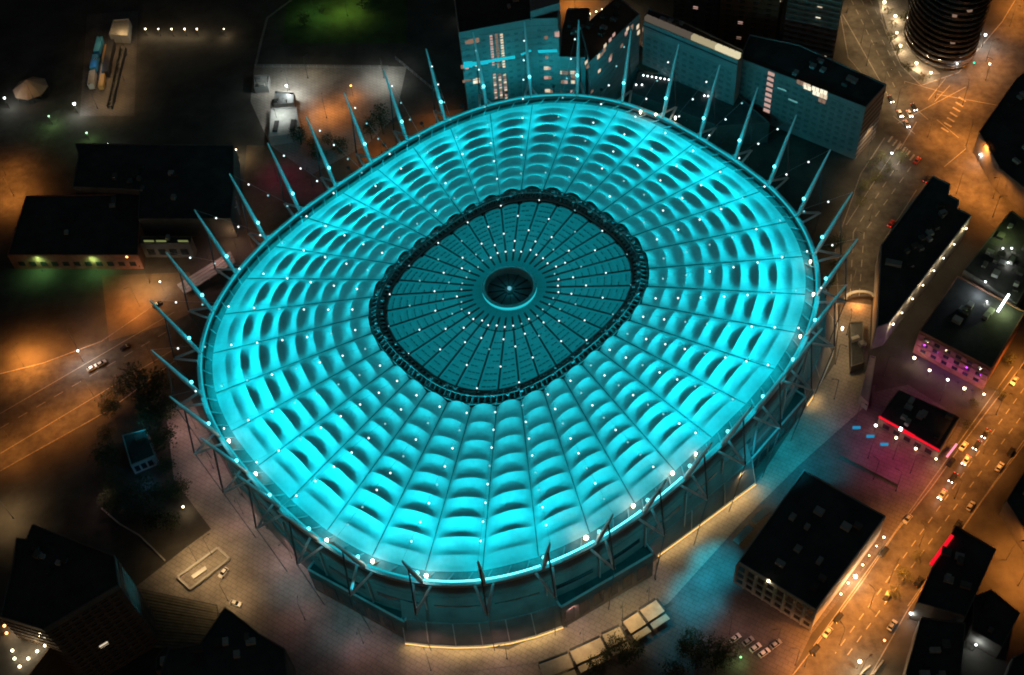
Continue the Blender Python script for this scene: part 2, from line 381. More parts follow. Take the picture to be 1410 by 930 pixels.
# masts with lamp, backstay, outrigger, tie column
MASTH, LEAN = 33.4, 10.1
floods = []; R0 = random.Random(11)
for i in range(36):
    q = Q0 + i; n = nrm_out(q); b = outer(q, 4.6, .6); t = b + n * (LEAN * .95) + Vector((0, 0, MASTH)); tn = Vector((-n.y, n.x, 0))
    dl = t - b
    mo = MB().tube([b, b + dl * .12, b + dl * .33, b + dl * .7, t], [.5, .8, .9, .62, .28], 8).build('mast', STEEL, ST, smooth=True)
    lp = b + dl * .30 - n * 1.15
    MB().ball(lp, .7, 8, 5).build('mast_lamp', E_CYL, mo, smooth=True)
    ap = b + n * 10.5 + Vector((0, 0, -1.5))
    MB().tube([b + dl * .72, ap], .3, 5).build('backstay', DSTEEL, mo)
    for s in (-1, 1):
        MB().tube([outer(q + s * .16, 4.6, .2), ap], .5, 6).build('outrigger_strut', PALE, mo)
    MB().tube([ap, outer(q, 11.5, -RZ)], .16, 5).build('tie_column', DSTEEL, mo)
    light('SPOT', ap + n * 5 + Vector((0, 0, -3)), 5400, (.01, .7, .8), ST, 120, 1.0, outer(q, 7, -16), .5)  # added cyan spot beyond each outrigger, tinting the facade; no fixture there
    wgt = .8 + sum(a_ * math.exp(-((at(x_, y_, RZ) - b).length / 45) ** 2) for x_, y_, a_ in ((380, 610, .45), (1010, 520, .4), (930, 210, .35), (540, 240, .35), (880, 680, -.35), (640, 790, .12)))
    wgt *= R0.uniform(.85, 1.18)
    light('SPOT', lp - n * 1.0 + Vector((0, 0, .5)), 72000 * wgt, CYAN, ST, 88, 1.0, memb(q, .85, 3), .8)
    light('SPOT', lp - n * 1.2 + Vector((0, 0, .5)), 16500 * wgt, CYAN, ST, 150, 1.0, memb(q, .22, 0), .8)
    light('POINT', lp - n * 1.6, 380 * wgt, CYAN, ST, radius=.5)
    floods.append((lp + n * 3.0, n, q))
    # suspension cable with lamps
    pi_ = inner(q, .95, 3.0)
    cab = MB().tube([t, pi_], .05, 4).build('suspension_cable', STEEL, ST)
    for k in range(8):
        f = .11 + k * .112
        p = t.lerp(pi_, f) + Vector((0, 0, -2.2 * math.sin(PI * f)))
        lm = MB().ball(p, .36, 6, 4).build('cable_lamp', E_CABLE if random.random() < .6 else E_CABLED, cab)
# white floodlights at mast feet along the near edge and a few on the far one
for px, py, w in [(587, 793, 1), (807, 741, 1.5), (872, 697, 1), (926, 652, 1), (513, 773, .9), (450, 744, .7), (958, 625, .4), (315, 607, .5), (352, 652, .4),
                  (882, 154, .5), (903, 158, .5), (930, 162, .4), (1160, 452, .3), (1120, 405, .3), (1116, 360, .3), (1102, 463, .3)]:
    p = at(px, py, RZ + 1.6)
    f = MB().lathe([(.25, -1.2), (.3, -.5), (.35 + .35 * w, .1), (.3 + .35 * w, .35)], p, 8).build('floodlight', E_WARM, ST)
    light('POINT', p + Vector((0, 0, 1.2)) + nrm_out(0) * 0, 420 * w, (1, .85, .65), ST, radius=.4)
# inner ring truss
for i in range(36):
    q = Q0 + i; mb = MB()
    for a_ in range(4):
        u0, u1 = q + a_ / 4, q + (a_ + 1) / 4
        for s, z in ((.985, 1.2), (.885, 1.4), (.935, 2.6), (.935, -.6)): mb.bar(inner(u0, s, z), inner(u1, s, z), .7, .7)
        mb.bar(inner(u0, .985, 1.2), inner(u1, .885, 1.4), .4, .4); mb.bar(inner(u0, .985, 1.2), inner(u0, .885, 1.4), .4, .4)
        mb.bar(inner(u0, .985, 1.2), inner(u0, .935, 2.6), .4, .4); mb.bar(inner(u0, .885, 1.4), inner(u0, .935, 2.6), .4, .4)
    tr = mb.build('tension_ring_truss', SEAM, ST)
    wk = MB()
    for a_ in range(4):
        u0, u1 = q + a_ / 4, q + (a_ + 1) / 4
        wk.add([inner(u0, .999, -.5), inner(u1, .999, -.5), inner(u1, .87, -.3), inner(u0, .87, -.3)], [(0, 1, 2, 3)])
        if (a_ + i) % 2: wk.box(inner(u0 + .1, .955, .2), (1.1, .8, .7), random.random() * 3)
    wk.build('catwalk', GRAVEL, tr)
# inner roof: pleated fabric wedges, spokes, hub
HUB = Vector((0, 0, RZ + ZH))
def spoke(q, s, z=0): 
    p = inner(q, .885); h = HUB + (p - HUB).normalized() * 9.6; h.z = HUB.z
    r = h.lerp(p, s); r.z += z; return r
for i in range(36):
    q = Q0 + i
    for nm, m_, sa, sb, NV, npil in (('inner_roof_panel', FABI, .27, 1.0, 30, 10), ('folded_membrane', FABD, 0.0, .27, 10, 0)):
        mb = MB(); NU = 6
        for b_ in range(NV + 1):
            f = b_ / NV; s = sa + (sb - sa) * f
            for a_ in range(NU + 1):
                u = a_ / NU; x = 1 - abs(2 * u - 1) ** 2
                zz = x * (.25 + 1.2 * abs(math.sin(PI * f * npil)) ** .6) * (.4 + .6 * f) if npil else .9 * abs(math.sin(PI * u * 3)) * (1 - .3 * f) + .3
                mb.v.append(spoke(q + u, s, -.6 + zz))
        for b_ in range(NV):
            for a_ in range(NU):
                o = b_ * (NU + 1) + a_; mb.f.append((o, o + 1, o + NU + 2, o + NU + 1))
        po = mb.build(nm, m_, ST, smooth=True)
        if npil:
            bt = MB()
            for r_ in range(2, 10):
                s = sa + (sb - sa) * (r_ / 10.0); w = .5 - .012 * r_
                for u0, u1 in ((.16, .36), (.42, .58), (.64, .84)):
                    if R2.random() < .12: continue
                    bt.bar(spoke(q + u0, s, .25), spoke(q + u1, s, .25), .26, .2)
            bt.build('batten', SEAM, po, kind='stuff')
            ed = MB(); ed.bar(spoke(q + .12, .985, .3), spoke(q + .88, .985, .3), .5, .3); ed.build('panel_edge', STEEL, po)
    MB().tube([spoke(q, .12, .5), spoke(q, 1.06, 1.0)], .34, 5).build('roof_spoke', SPK, ST)
    for s in ((.24, .52, .98) if i % 2 else (.26, .40, .74)):
        MB().ball(spoke(q, s + R2.uniform(-.02, .02), 1.3), .3, 6, 4).build('roof_lamp', E_CABLE if random.random() < .6 else E_CABLED, ST)
    for k in range(2):
        MB().box(inner(q + R2.random(), .93 + R2.uniform(-.03, .03), 3.0), (R2.uniform(.6, 1.6), R2.uniform(.5, 1), .8), R2.random() * 3).build('ring_fitting', STEEL, ST)
hb = MB().lathe([(9.9, -1.5), (9.9, 1.3), (10.35, 1.6), (9.2, 1.9), (8.6, 1.2), (8.4, -1.2), (2.2, -.8), (1.6, -.2), (.3, .2)], HUB, 48).build('hub_drum', SEAM, ST, smooth=False)
MB().lathe([(9.95, -.9), (10.3, -.9), (10.3, 1.1), (9.95, 1.1)], HUB, 48, cap=False).build('hub_light_ring', emis('hub_ring_glow', (.02, .6, .7), 1.0), hb)
for k in range(12):
    t = 2 * PI * k / 12
    MB().bar(HUB + Vector((math.cos(t) * 2, math.sin(t) * 2, -.5)), HUB + Vector((math.cos(t) * 8.4, math.sin(t) * 8.4, -.6)), .25, .4).build('hub_rib', DSTEEL, hb)
MB().ball(HUB + Vector((0, 0, .4)), .8, 10, 6).build('hub_lamp', emis('hub_lamp_glow', (.2, .6, .75), .8), hb, smooth=True)
light('POINT', HUB + Vector((0, 0, 2.2)), 260, CYAN, hb, radius=.6)  # added cyan fill above the hub, brightening the dark drum
# glow of the lit interior
al = light('AREA', (0, 0, 8), 74000, CYAN, ST, aim=(0, 0, 30)); al.data.shape = 'ELLIPSE'; al.data.size = 170; al.data.size_y = 140
al.rotation_euler.z = PSI; 
# outer walls: 36 facade bays, each with an upper band, lower wall and rib
for i in range(36):
    q = Q0 + i; mb = MB(); prof = [(5.6, -.4), (6.1, -3.4), (5.2, -3.7), (5.2, -8), (5.5, -8.3), (5.5, -22), (5.9, -22.3), (5.9, -RZ)]
    N = 6
    for a_ in range(N + 1):
        u = q + a_ / N
        for o, z in prof: mb.v.append(outer(u, o, z))
    m_ = len(prof)
    for a_ in range(N):
        for j in range(m_ - 1): o = a_ * m_ + j; mb.f.append((o, o + 1, o + m_ + 1, o + m_))
    fb = mb.build('facade_bay', FACM, ST)
    MB().bar(outer(q, 5.9, -8.5), outer(q, 6.3, -RZ + .5), .5, .6).build('facade_rib', STEEL, fb)
    for lvl in (-15,):
        g = MB(); o_ = 5.5
        for a_ in range(4): g.bar(outer(q + .12 + a_ * .19, o_ + .12, lvl), outer(q + .12 + (a_ + 1) * .19, o_ + .12, lvl), .15, 2.6)
        g.build('window_band', GLASSD, fb)
# corner blocks standing against the oval
def block(px0, px1, H, name, wallm, depth=26, roofm=TAR):
    a, b = at(*px0, H), at(*px1, H); c = (a + b) / 2; d = (b - a).normalized(); n = Vector((d.y, -d.x, 0))
    if n.dot(c) < 0: n = -n
    pa, pb = a - n * depth, b - n * depth
    poly = [(p.x, p.y) for p in (a, b, pb, pa)]
    o = MB().prism(poly, 0, H).build(name, wallm, ST)
    L = (b - a).length
    MB().prism([(p.x, p.y) for p in (a - n * .6, b - n * .6, pb, pa)], H + .02, H + .06).build('block_roof', roofm, o)
    MB().bar(a + Vector((0,0,.5)) - n * .3, b + Vector((0,0,.5)) - n * .3, .5, 1.0).build('parapet', STEEL, o)
    MB().bar(a.lerp(pa, .03) + Vector((0,0,.5)), pa + Vector((0,0,.5)), .5, 1.0).build('parapet', STEEL, o)
    MB().bar(b.lerp(pb, .03) + Vector((0,0,.5)), pb + Vector((0,0,.5)), .5, 1.0).build('parapet', STEEL, o)
    for k in range(max(2, int(L / 6))):
        p = a + d * (3 + k * 6) + n * .06
        if (p - a).length < L - 2: MB().box((p.x, p.y, H * .45), (4, .2, H * .55), math.atan2(d.y, d.x)).build('block_window', GLASSD, o)
    return o, a, b, n
block((424, 786), (556, 858), 15, 'stair_block', WALLD)
block((773, 838), (900, 764), 16, 'stair_block', WALLD)
block((1034, 636), (1110, 548), 11, 'stair_block', WALLD)
# warm wall-washing lamps at the foot of the oval walls
def washers(pts, n, e, col=(1, .62, .22)):
    e *= .55
    P = [at(*p, 0) for p in pts]; tot = sum((P[i+1]-P[i]).length for i in range(len(P)-1))
    for k in range(n):
        s = (k + .5) / n * tot; i = 0
        while i < len(P) - 2 and s > (P[i+1]-P[i]).length: s -= (P[i+1]-P[i]).length; i += 1
        p = P[i] + (P[i+1]-P[i]).normalized() * s
        MB().box(p + Vector((0, 0, .35)), (.8, .5, .4)).build('wall_washer', DSTEEL, ST)
        light('POINT', p + Vector((0, 0, 3.2)), e, col, ST, radius=.5)

def apron(pts, ztop, nm='sloped_apron', strip=True):
    """sloping lower roof from the oval wall down to a low kerb line, with a warm light line along its foot"""
    P = [at(*p, 1.5) for p in pts]; Lw, Ll = T_OUT[0], T_OUT[1]
    up = []
    for p in P:
        k = min(range(0, len(Lw), 20), key=lambda j: (Lw[j][0] - p.x) ** 2 + (Lw[j][1] - p.y) ** 2); q = Ll[k] / Ll[-1] * 36
        up.append(outer(q, 5.7, ztop - RZ))
    mb = MB(); N = len(P)
    mid = [a.lerp(b, .5) + Vector((0, 0, 2.5)) for a, b in zip(P, up)]
    for i in range(N):
        mb.v += [Vector((P[i].x, P[i].y, 0)), P[i], mid[i], up[i]]
    for i in range(N - 1):
        for j in range(3): o = i * 4 + j; mb.f.append((o, o + 4, o + 5, o + 1))
    ap_ = mb.build(nm, FACM, ST)
    for i in range(N):
        MB().bar(P[i] + Vector((0, 0, .15)), mid[i] + Vector((0, 0, .15)), .3, .3).build('apron_rib', STEEL, ap_)
        if i < N - 1:
            MB().bar(mid[i] + Vector((0, 0, .12)), mid[i + 1] + Vector((0, 0, .12)), .4, .25).build('apron_seam', SEAM, ap_)
            MB().bar(P[i], P[i + 1], .5, .5).build('apron_kerb', STEEL, ap_)
            d = (P[i + 1] - P[i]); L = d.length; d.normalize(); n = Vector((d.y, -d.x, 0))
            if n.dot(P[i]) < 0: n = -n
            if strip:
                a_, b_ = P[i] + n * .45 - Vector((0, 0, .6)), P[i + 1] + n * .45 - Vector((0, 0, .6))
                MB().bar(a_, b_, .3, .35).build('base_light_strip', E_STRIP, ap_)
                c = (P[i] + P[i + 1]) / 2 + n * .9 + Vector((0, 0, 1.2))
                al_ = light('AREA', c, 560 * L / 10, (1, .6, .2), ST, aim=c + n * 1.1 + Vector((0, 0, -1)))
                al_.data.shape = 'RECTANGLE'
                al_.data.size = L; al_.data.size_y = .6
                zx = Vector((n.x * 1.1, n.y * 1.1, -1)).normalized(); m3 = Matrix((d, (-zx).cross(d), -zx)).transposed(); al_.rotation_euler = m3.to_euler()
E_STRIP = emis('warm_strip', (1, .6, .2), 1.6)
apron([(558, 884), (590, 888), (628, 890), (665, 889), (702, 884), (738, 875), (775, 862)], 24)
apron([(905, 764), (952, 730), (998, 696), (1040, 665)], 24)
apron([(1110, 556), (1130, 527), (1146, 490), (1153, 450), (1152, 415)], 18, strip=False)
apron([(1110, 557), (1121, 541)], 8)
# outward floods on the far masts, washing the towers beyond
for lp, n, q in floods:
    if lp.y > 40 and lp.x > -70 and lp.x < 130:
        fp = outer(q + .5, 8.5, 3); MB().box(fp - n * .9, (1.1, 1.1, .7), math.atan2(n.y, n.x)).build('rim_floodlight', DSTEEL, ST); MB().bar(fp - n * .9, outer(q + .5, 5, .9), .2, .2).build('floodlight_bracket', DSTEEL, ST)
        light('SPOT', fp, 15000, (.01, .72, .88), ST, 112, 1.0, fp + n * 40 + Vector((0, 0, -9)), .6)
for (px, py, zz, tx, ty, e, sz) in [(960, 700, 38, 985, 775, 260000, 34), (960, 700, 38, 960, 815, 240000, 34), (955, 705, 38, 935, 855, 90000, 36), (1035, 618, 38, 1075, 640, 110000, 60), (1060, 600, 38, 1120, 620, 90000, 50), (402, 752, 38, 400, 800, 20000, 40), (488, 806, 38, 470, 870, 22000, 40), (278, 640, 38, 190, 640, 12000, 60),
                                (305, 692, 38, 168, 812, 90000, 26)]:
    p = at(px, py, zz); light('SPOT', p, e, (.004, .46, .62), ST, sz, 1.0, at(tx, ty, 30 if tx == 168 else 2), 3.0)  # added spots without fixtures, throwing cyan spill on plaza and tower side

# ------------------------------------------------------------------ street lamps
LAMP_G = {}
def cutoff_mesh():
    pole = MB().tube([(0, 0, 0), (0, 0, 8.6)], [.1, .07], 6); pole.tube([(0, 0, 8.5), (1.0, 0, 8.95), (2.2, 0, 9.0)], .06, 5)
    head = MB().box((2.4, 0, 9.03), (.9, .36, .14)); glow = MB().box((2.4, 0, 8.94), (.7, .28, .03)); base = MB().lathe([(.28, 0), (.25, .5), (.15, .6)], n=6)
    return pole, head, glow, base
_p, _h, _g, _b = cutoff_mesh()
_tmp = {}
def mesh_of(mb, name, m):
    me = bpy.data.meshes.new(name); me.from_pydata([tuple(v) for v in mb.v], [], mb.f); me.materials.append(m); return me
ME_POLE = mesh_of(_p, 'pole', DSTEEL); ME_HEAD = mesh_of(_h, 'lamp_head', DSTEEL); ME_BASE = mesh_of(_b, 'pole_base', DSTEEL)
ME_GLOW = {'sodium': mesh_of(_g, 'lamp_glow', E_SOD), 'white': mesh_of(_g, 'lamp_glow', E_WHITE), 'warm': mesh_of(_g, 'lamp_glow', E_WARM),
           'green': mesh_of(_g, 'lamp_glow', E_GREEN), 'red': mesh_of(_g, 'lamp_glow', E_RED)}
KE = {'sodium': 2.6, 'pink': .6, 'tan': 1.15, 'red': 1.0, 'green': .45, 'lime': .55}
COLR = {'sodium': (1, .32, .05), 'white': (.95, 1, .92), 'warm': (1, .74, .42), 'green': (.5, 1, .28), 'red': (1, .035, .3), 'pink': (1, .5, .42), 'tan': (1, .62, .27), 'lime': (.75, 1, .2)}
GL_OF = {'sodium': 'sodium', 'white': 'white', 'warm': 'warm', 'green': 'green', 'red': 'red', 'pink': 'warm', 'tan': 'warm', 'lime': 'green'}
def street_lamp(px, py, kind, E, label, group=None, rz=None, size=150):
    g = at(px, py, 0); rz = rz if rz is not None else random.random() * 6.28
    base = g - Vector((math.cos(rz), math.sin(rz), 0)) * 2.4
    o = thing('street_lamp', label, 'street lamp', base, group, rz)
    pl = inst('pole', ME_POLE, o); pl.scale.z = LH
    inst('lamp_head', ME_HEAD, o, (0, 0, 9 * (LH - 1))); inst('lamp_glow', ME_GLOW[GL_OF[kind]], o, (0, 0, 9 * (LH - 1))); inst('pole_base', ME_BASE, o)
    l = light('SPOT', (0, 0, 0), E * KE.get(kind, 1) * 4 * PI * 81 * 2.0, COLR[kind], None, size, 1.0, None, .4)
    l.parent = o; l.location = (2.4, 0, 8.8 + 9 * (LH - 1))
    return o
_gm = {}
def globe_lamp(px, py, kind, E, label, group=None, h=4.2, r=.55, name='lamp_post'):
    r = r * .72 * random.choice((.8, 1.0, 1.15))
    """visible round lamp on a post; (px,py) is where the glowing globe shows"""
    p = at(px, py, h); o = thing(name, label, 'lamp', (p.x, p.y, 0), group)
    key = (kind, h, r)
    if key not in _gm:
        em = {'white': E_WHITE, 'warm': E_WARM, 'sodium': E_SOD, 'green': E_GREEN, 'tan': E_WARM}[kind]
        g_ = MB().ball((0, 0, h), r, 8, 6)
        _gm[key] = (mesh_of(MB().tube([(0,0,0),(0,0,h - r * .9)], [.12,.07], 6), 'post', DSTEEL), mesh_of(g_, 'globe', em),
                    mesh_of(MB().lathe([(r*.6, h + r*.7), (r*.3, h + r*1.1), (.05, h + r*1.2)], n=8), 'globe_cap', DSTEEL))
    a, b, c = _gm[key]
    inst('post', a, o); inst('globe', b, o); inst('globe_cap', c, o)
    l = light('POINT', (0, 0, 0), E * 4 * PI * (h * h + 2), COLR[kind], None, radius=.15); l.parent = o; l.location = (.25, -.25, h - r - .25)
    return o
ORD = ['first', 'second', 'third', 'fourth', 'fifth', 'sixth', 'seventh', 'eighth', 'ninth', 'tenth', 'eleventh', 'twelfth']
def lamp_row(pts, kind, E, phrase, group, fn=street_lamp, **kw):
    es = E if isinstance(E, (list, tuple)) else [E] * len(pts)
    key = (lambda t: t[0][0]) if 'from the left' in phrase else ((lambda t: t[0][1]) if 'from the top' in phrase else None)
    if key: pts, E = zip(*sorted(zip(pts, es), key=key))
    for i, p in enumerate(pts):
        e = E[i] if isinstance(E, (list, tuple)) else E
        fn(p[0], p[1], kind, e, f'{ORD[i]} {phrase}', group, **kw)

# pools on the left
lamp_row([(40, 500), (110, 485), (185, 425)], 'sodium', [16, 4, 5.5], 'sodium lamp from the left on the far kerb of the orange left street', 'lamps on the left street')
lamp_row([(15, 622), (75, 585), (125, 552), (205, 500)], 'sodium', [4, 5, 5.5, 1.2], 'sodium lamp from the left on the near kerb of the orange left street', 'lamps on the left street')
lamp_row([(20, 275), (15, 240)], 'sodium', [7, 3.5], 'sodium lamp from the top on the short street by the left picture edge', 'lamps on the upper left street')
street_lamp(205, 395, 'tan', 8, 'street lamp over the sandy yard right of the long dark shed')
street_lamp(10, 715, 'tan', 5, 'street lamp beside the dim beige lot above the lower left tower')
street_lamp(150, 700, 'pink', .8, 'dim street lamp on the dark path below the small kiosk')
# parking lot at upper left
street_lamp(395, 128, 'white', 9, 'white street lamp over the pale car park beside the small flat-roofed hut')
street_lamp(390, 170, 'white', 4, 'white street lamp over the white court beside the hut')
street_lamp(528, 112, 'white', 6, 'white street lamp behind the big dark tree on the car park')
street_lamp(450, 158, 'sodium', 3.6, 'sodium street lamp over the orange corner of the car park')
street_lamp(430, 105, 'warm', 1.6, 'weak street lamp at the middle of the pale car park')
street_lamp(478, 18, 'lime', 9, 'yellow-green floodlight mast on the dark lawn at the top')
street_lamp(432, 24, 'green', 4, 'green floodlight mast on the dark lawn, left of the yellow-green one')
street_lamp(385, 245, 'red', 1.2, 'dim red lamp over the dark forecourt left of the stadium')
street_lamp(430, 262, 'red', .5, 'added weak red lamp tinting the dark forecourt, nearest the left masts')  # added lamp, spreading a reddish tint over the forecourt
street_lamp(352, 290, 'pink', .7, 'added weak pinkish lamp tinting the left end of the dark forecourt')  # added lamp, carrying the forecourt tint further left
street_lamp(520, 215, 'sodium', 1.6, 'sodium lamp by the upper left rim of the stadium, below the big dark tree')
street_lamp(600, 168, 'sodium', 1.2, 'sodium lamp by the top rim of the stadium, left of the tall cyan tower')
# left plaza
lamp_row([(262, 590), (290, 652), (335, 715), (395, 775)], 'pink', [6, 4.5, 4, 5], 'lamp from the top along the curved walk below the left stadium wall', 'lamps along the left stadium walk')
lamp_row([(265, 780), (320, 820), (300, 760)], 'tan', [5, 3.5, 3], 'lamp from the left over the beige forecourt with the sunken stair', 'lamps on the beige forecourt', )
lamp_row([(420, 845), (500, 895), (590, 915), (690, 912)], 'pink', [2.2, 2.5, 3, 3], 'lamp from the left along the curved walk below the stadium front', 'lamps along the front stadium walk')
lamp_row([(790, 862), (850, 812), (900, 790)], 'pink', [3.2, 3.2, 1.6], 'lamp from the left along the walk by the panelled canopy', 'lamps along the front stadium walk')
lamp_row([(800, 895), (855, 860), (890, 838)], 'tan', [2, 2.4, 2], 'lamp from the left over the beige canopy panels', 'lamps over the canopy')
lamp_row([(1000, 865), (1060, 890), (1085, 915)], 'pink', [2.5, 1.8, 2], 'lamp from the left on the dim plaza below the building with gridded front', 'lamps on the lower plaza')
lamp_row([(985, 700), (1020, 678)], 'tan', [3, 1.2], 'lamp from the left on the walk between stadium wall and the dark square roof', 'lamps on the right stadium walk')
# right: avenue from the top, crossing, street
lamp_row([(1172, 20), (1186, 55), (1200, 90), (1222, 125), (1240, 150)], 'tan', [7, 7, 7, 7, 6], 'lamp from the top along the tan avenue at upper right', 'lamps along the tan avenue')
lamp_row([(1285, 130), (1325, 140), (1285, 190), (1330, 195), (1345, 230), (1365, 85), (1395, 40), (1405, 8), (1350, 110)], 'sodium', [7, 8, 6, 9, 9, 6, 5, 9, 5], 'sodium lamp from the top round the orange crossing', 'lamps round the orange crossing')
lamp_row([(1320, 262), (1360, 275), (1375, 300)], 'sodium', [8, 6, 4], 'sodium lamp from the left on the orange side street behind the long dark block', 'lamps on the side street')
lamp_row([(1225, 225), (1200, 265), (1190, 305), (1180, 350), (1172, 405), (1165, 455), (1158, 505), (1140, 550)], 'tan', [5, 5, 4.5, 4, 5, 3, 2.2, .8], 'lamp from the top along the grey road between stadium and long dark block', 'lamps on the grey road')
lamp_row([(1405, 520), (1380, 570), (1345, 625), (1305, 685), (1260, 745), (1228, 795), (1190, 830), (1150, 880), (1115, 925)], 'sodium', [9, 8, 7, 6, 8, 9, 14, 9, 8], 'sodium lamp from the top along the orange street with queued cars', 'lamps along the orange street')
lamp_row([(1395, 770), (1405, 815)], 'sodium', [8, 6], 'sodium lamp from the top on the orange back street at lower right', 'lamps on the back street')
# magenta plaza of the bar
lamp_row([(1230, 640), (1262, 655), (1200, 625), (1185, 585), (1290, 545), (1225, 520)], 'red', [2.2, 2.2, 1.4, .8, 1.4, .5], 'red lamp from the left over the magenta yard round the bar', 'red lamps round the bar')
lamp_row([(1195, 655), (1225, 672)], 'pink', [.6, .9], 'pink lamp from the left on the strip below the magenta yard', 'lamps below the magenta yard')

# visible lamp globes
lamp_row([(200, 40), (218, 40), (236, 40), (254, 40), (271, 40), (308, 40)], 'warm', [2.2]*6, 'white lamp from the left in the row of six at the top left', 'row of six lamps', fn=globe_lamp, h=5)
globe_lamp(394, 118, 'white', 5, 'single bright white lamp on the pale car park', h=7, r=.8)
globe_lamp(483, 118, 'sodium', 3.5, 'single orange lamp just above the big dark tree', h=7, r=.8)
globe_lamp(6, 135, 'white', 3, 'greenish white lamp at the left edge near the top', h=7, r=1.0)
globe_lamp(102, 143, 'white', 4, 'greenish white lamp left of the lit loading yard', h=7, r=.9)
globe_lamp(67, 160, 'green', 3, 'small green lamp beside the street at upper left', h=6, r=.6)
globe_lamp(119, 183, 'green', 2, 'small teal lamp below the loading yard', h=5, r=.6)
globe_lamp(148, 198, 'white', 1.2, 'small white lamp on the rear edge of the wide dark hall', h=5, r=.5)
globe_lamp(325, 206, 'warm', 4, 'white lamp at the right rear corner of the wide dark hall', h=6, r=.6)
globe_lamp(220, 388, 'white', 2, 'greenish lamp at the edge of the sandy yard', h=6, r=.5)
globe_lamp(107, 483, 'white', 8, 'tall white lamp over the left street beside parked cars', h=8, r=.6)
lamp_row([(1218, 3), (1233, 22), (1235, 45), (1240, 63), (1262, 87), (1282, 100)], 'warm', [16, 16, 16, 16, 18, 20], 'dazzling cream lamp from the top on the drive round the oval tower', 'drive lamps by the oval tower', fn=globe_lamp, h=3.6, r=1.0)
globe_lamp(1357, 48, 'white', 9, 'bright white lamp right of the oval tower', h=8, r=.8)
globe_lamp(1318, 88, 'white', 4, 'white lamp on the post with the green signal', h=7, r=.6)
globe_lamp(1363, 88, 'warm', 3, 'pinkish lamp on the far pavement of the orange crossing', h=6, r=.6)
globe_lamp(1228, 211, 'white', 5, 'white lamp among shrubs below the crossing', h=6, r=.6)
lamp_row([(1349, 213), (1363, 227), (1376, 236), (1395, 252)], 'white', [3, 3, 5, 4], 'white lamp from the left on the edge of the dark roof at right', 'lamps under the right roof', fn=globe_lamp, h=5, r=.6)
lamp_row([(1259, 493), (1280, 510), (1305, 523), (1328, 535), (1355, 543)], 'warm', [4, 1.2, 1.2, 1.2, 5], 'lamp from the left in the row below the purple brick front', 'lamps below the purple front', fn=globe_lamp, h=4, r=.75)
lamp_row([(1206, 586), (1234, 603), (1261, 618), (1289, 632)], 'warm', [.5, .8, .5, 2], 'cream lamp from the left in front of the red neon strip', 'lamps before the neon bar', fn=globe_lamp, h=3.5, r=.7)
lamp_row([(1217, 740), (1207, 752), (1197, 765), (1188, 778), (1168, 803), (1158, 818)], 'warm', [2, 2, 2, 2, 3, 2], 'small white lamp from the top along the kerb of the dark square building', 'kerb lamps', fn=globe_lamp, h=4, r=.5)
globe_lamp(1178, 794, 'warm', 14, 'large warm lamp amid the small kerb lamps of the square building', h=4, r=1.0)
globe_lamp(1254, 845, 'white', 2, 'white lamp on the dark lot left of the lower right blocks', h=5, r=.7)
globe_lamp(1184, 911, 'warm', 10, 'bright cream lamp at the bottom of the orange street', h=6, r=.9)
globe_lamp(1218, 882, 'sodium', 2, 'small orange lamp above the bottom right dark roof', h=4, r=.5)
globe_lamp(1344, 888, 'white', 2, 'white lamp between the lower right blocks', h=5, r=.5)
globe_lamp(1058, 800, 'warm', .06, 'thin yellow lamp on the gridded front of the square building', h=15.5, r=.6)
globe_lamp(1020, 905, 'green', 2, 'greenish lamp amid shrubs at the bottom of the plaza', h=4, r=.5)
globe_lamp(252, 698, 'warm', 3, 'cream lamp at the end of the dark shrubbery left of the stadium', h=4, r=.6)
lamp_row([(1381, 342), (1388, 362), (1357, 388), (1359, 415), (1393, 342)], 'white', [.12, .12, .12, .12, .08], 'bluish lamp from the left on the cluttered roof terrace at right', 'terrace lamps', fn=globe_lamp, h=15, r=.5)
globe_lamp(175, 353, 'sodium', 12, 'glaring warm lamp at the front corner of the long dark shed', h=8, r=.9)
lamp_row([(291, 278), (289, 292)], 'white', [4, 3], 'white lamp from the top on the plant shed left of the masts', 'plant shed lamps', fn=globe_lamp, h=8, r=.6)
lamp_row([(637, 14), (674, 15)], 'white', [.6, .5], 'tiny white lamp from the left above the dark tower roof', 'tiny lamps behind the tower', fn=globe_lamp, h=6, r=.5)
lamp_row([(812, 19), (821, 16), (829, 13), (838, 11), (845, 7), (860, 17)], 'warm', [4]*6, 'cream lamp from the left along the street behind the stepped-window block', 'lamps behind the window block', fn=globe_lamp, h=5, r=.7)

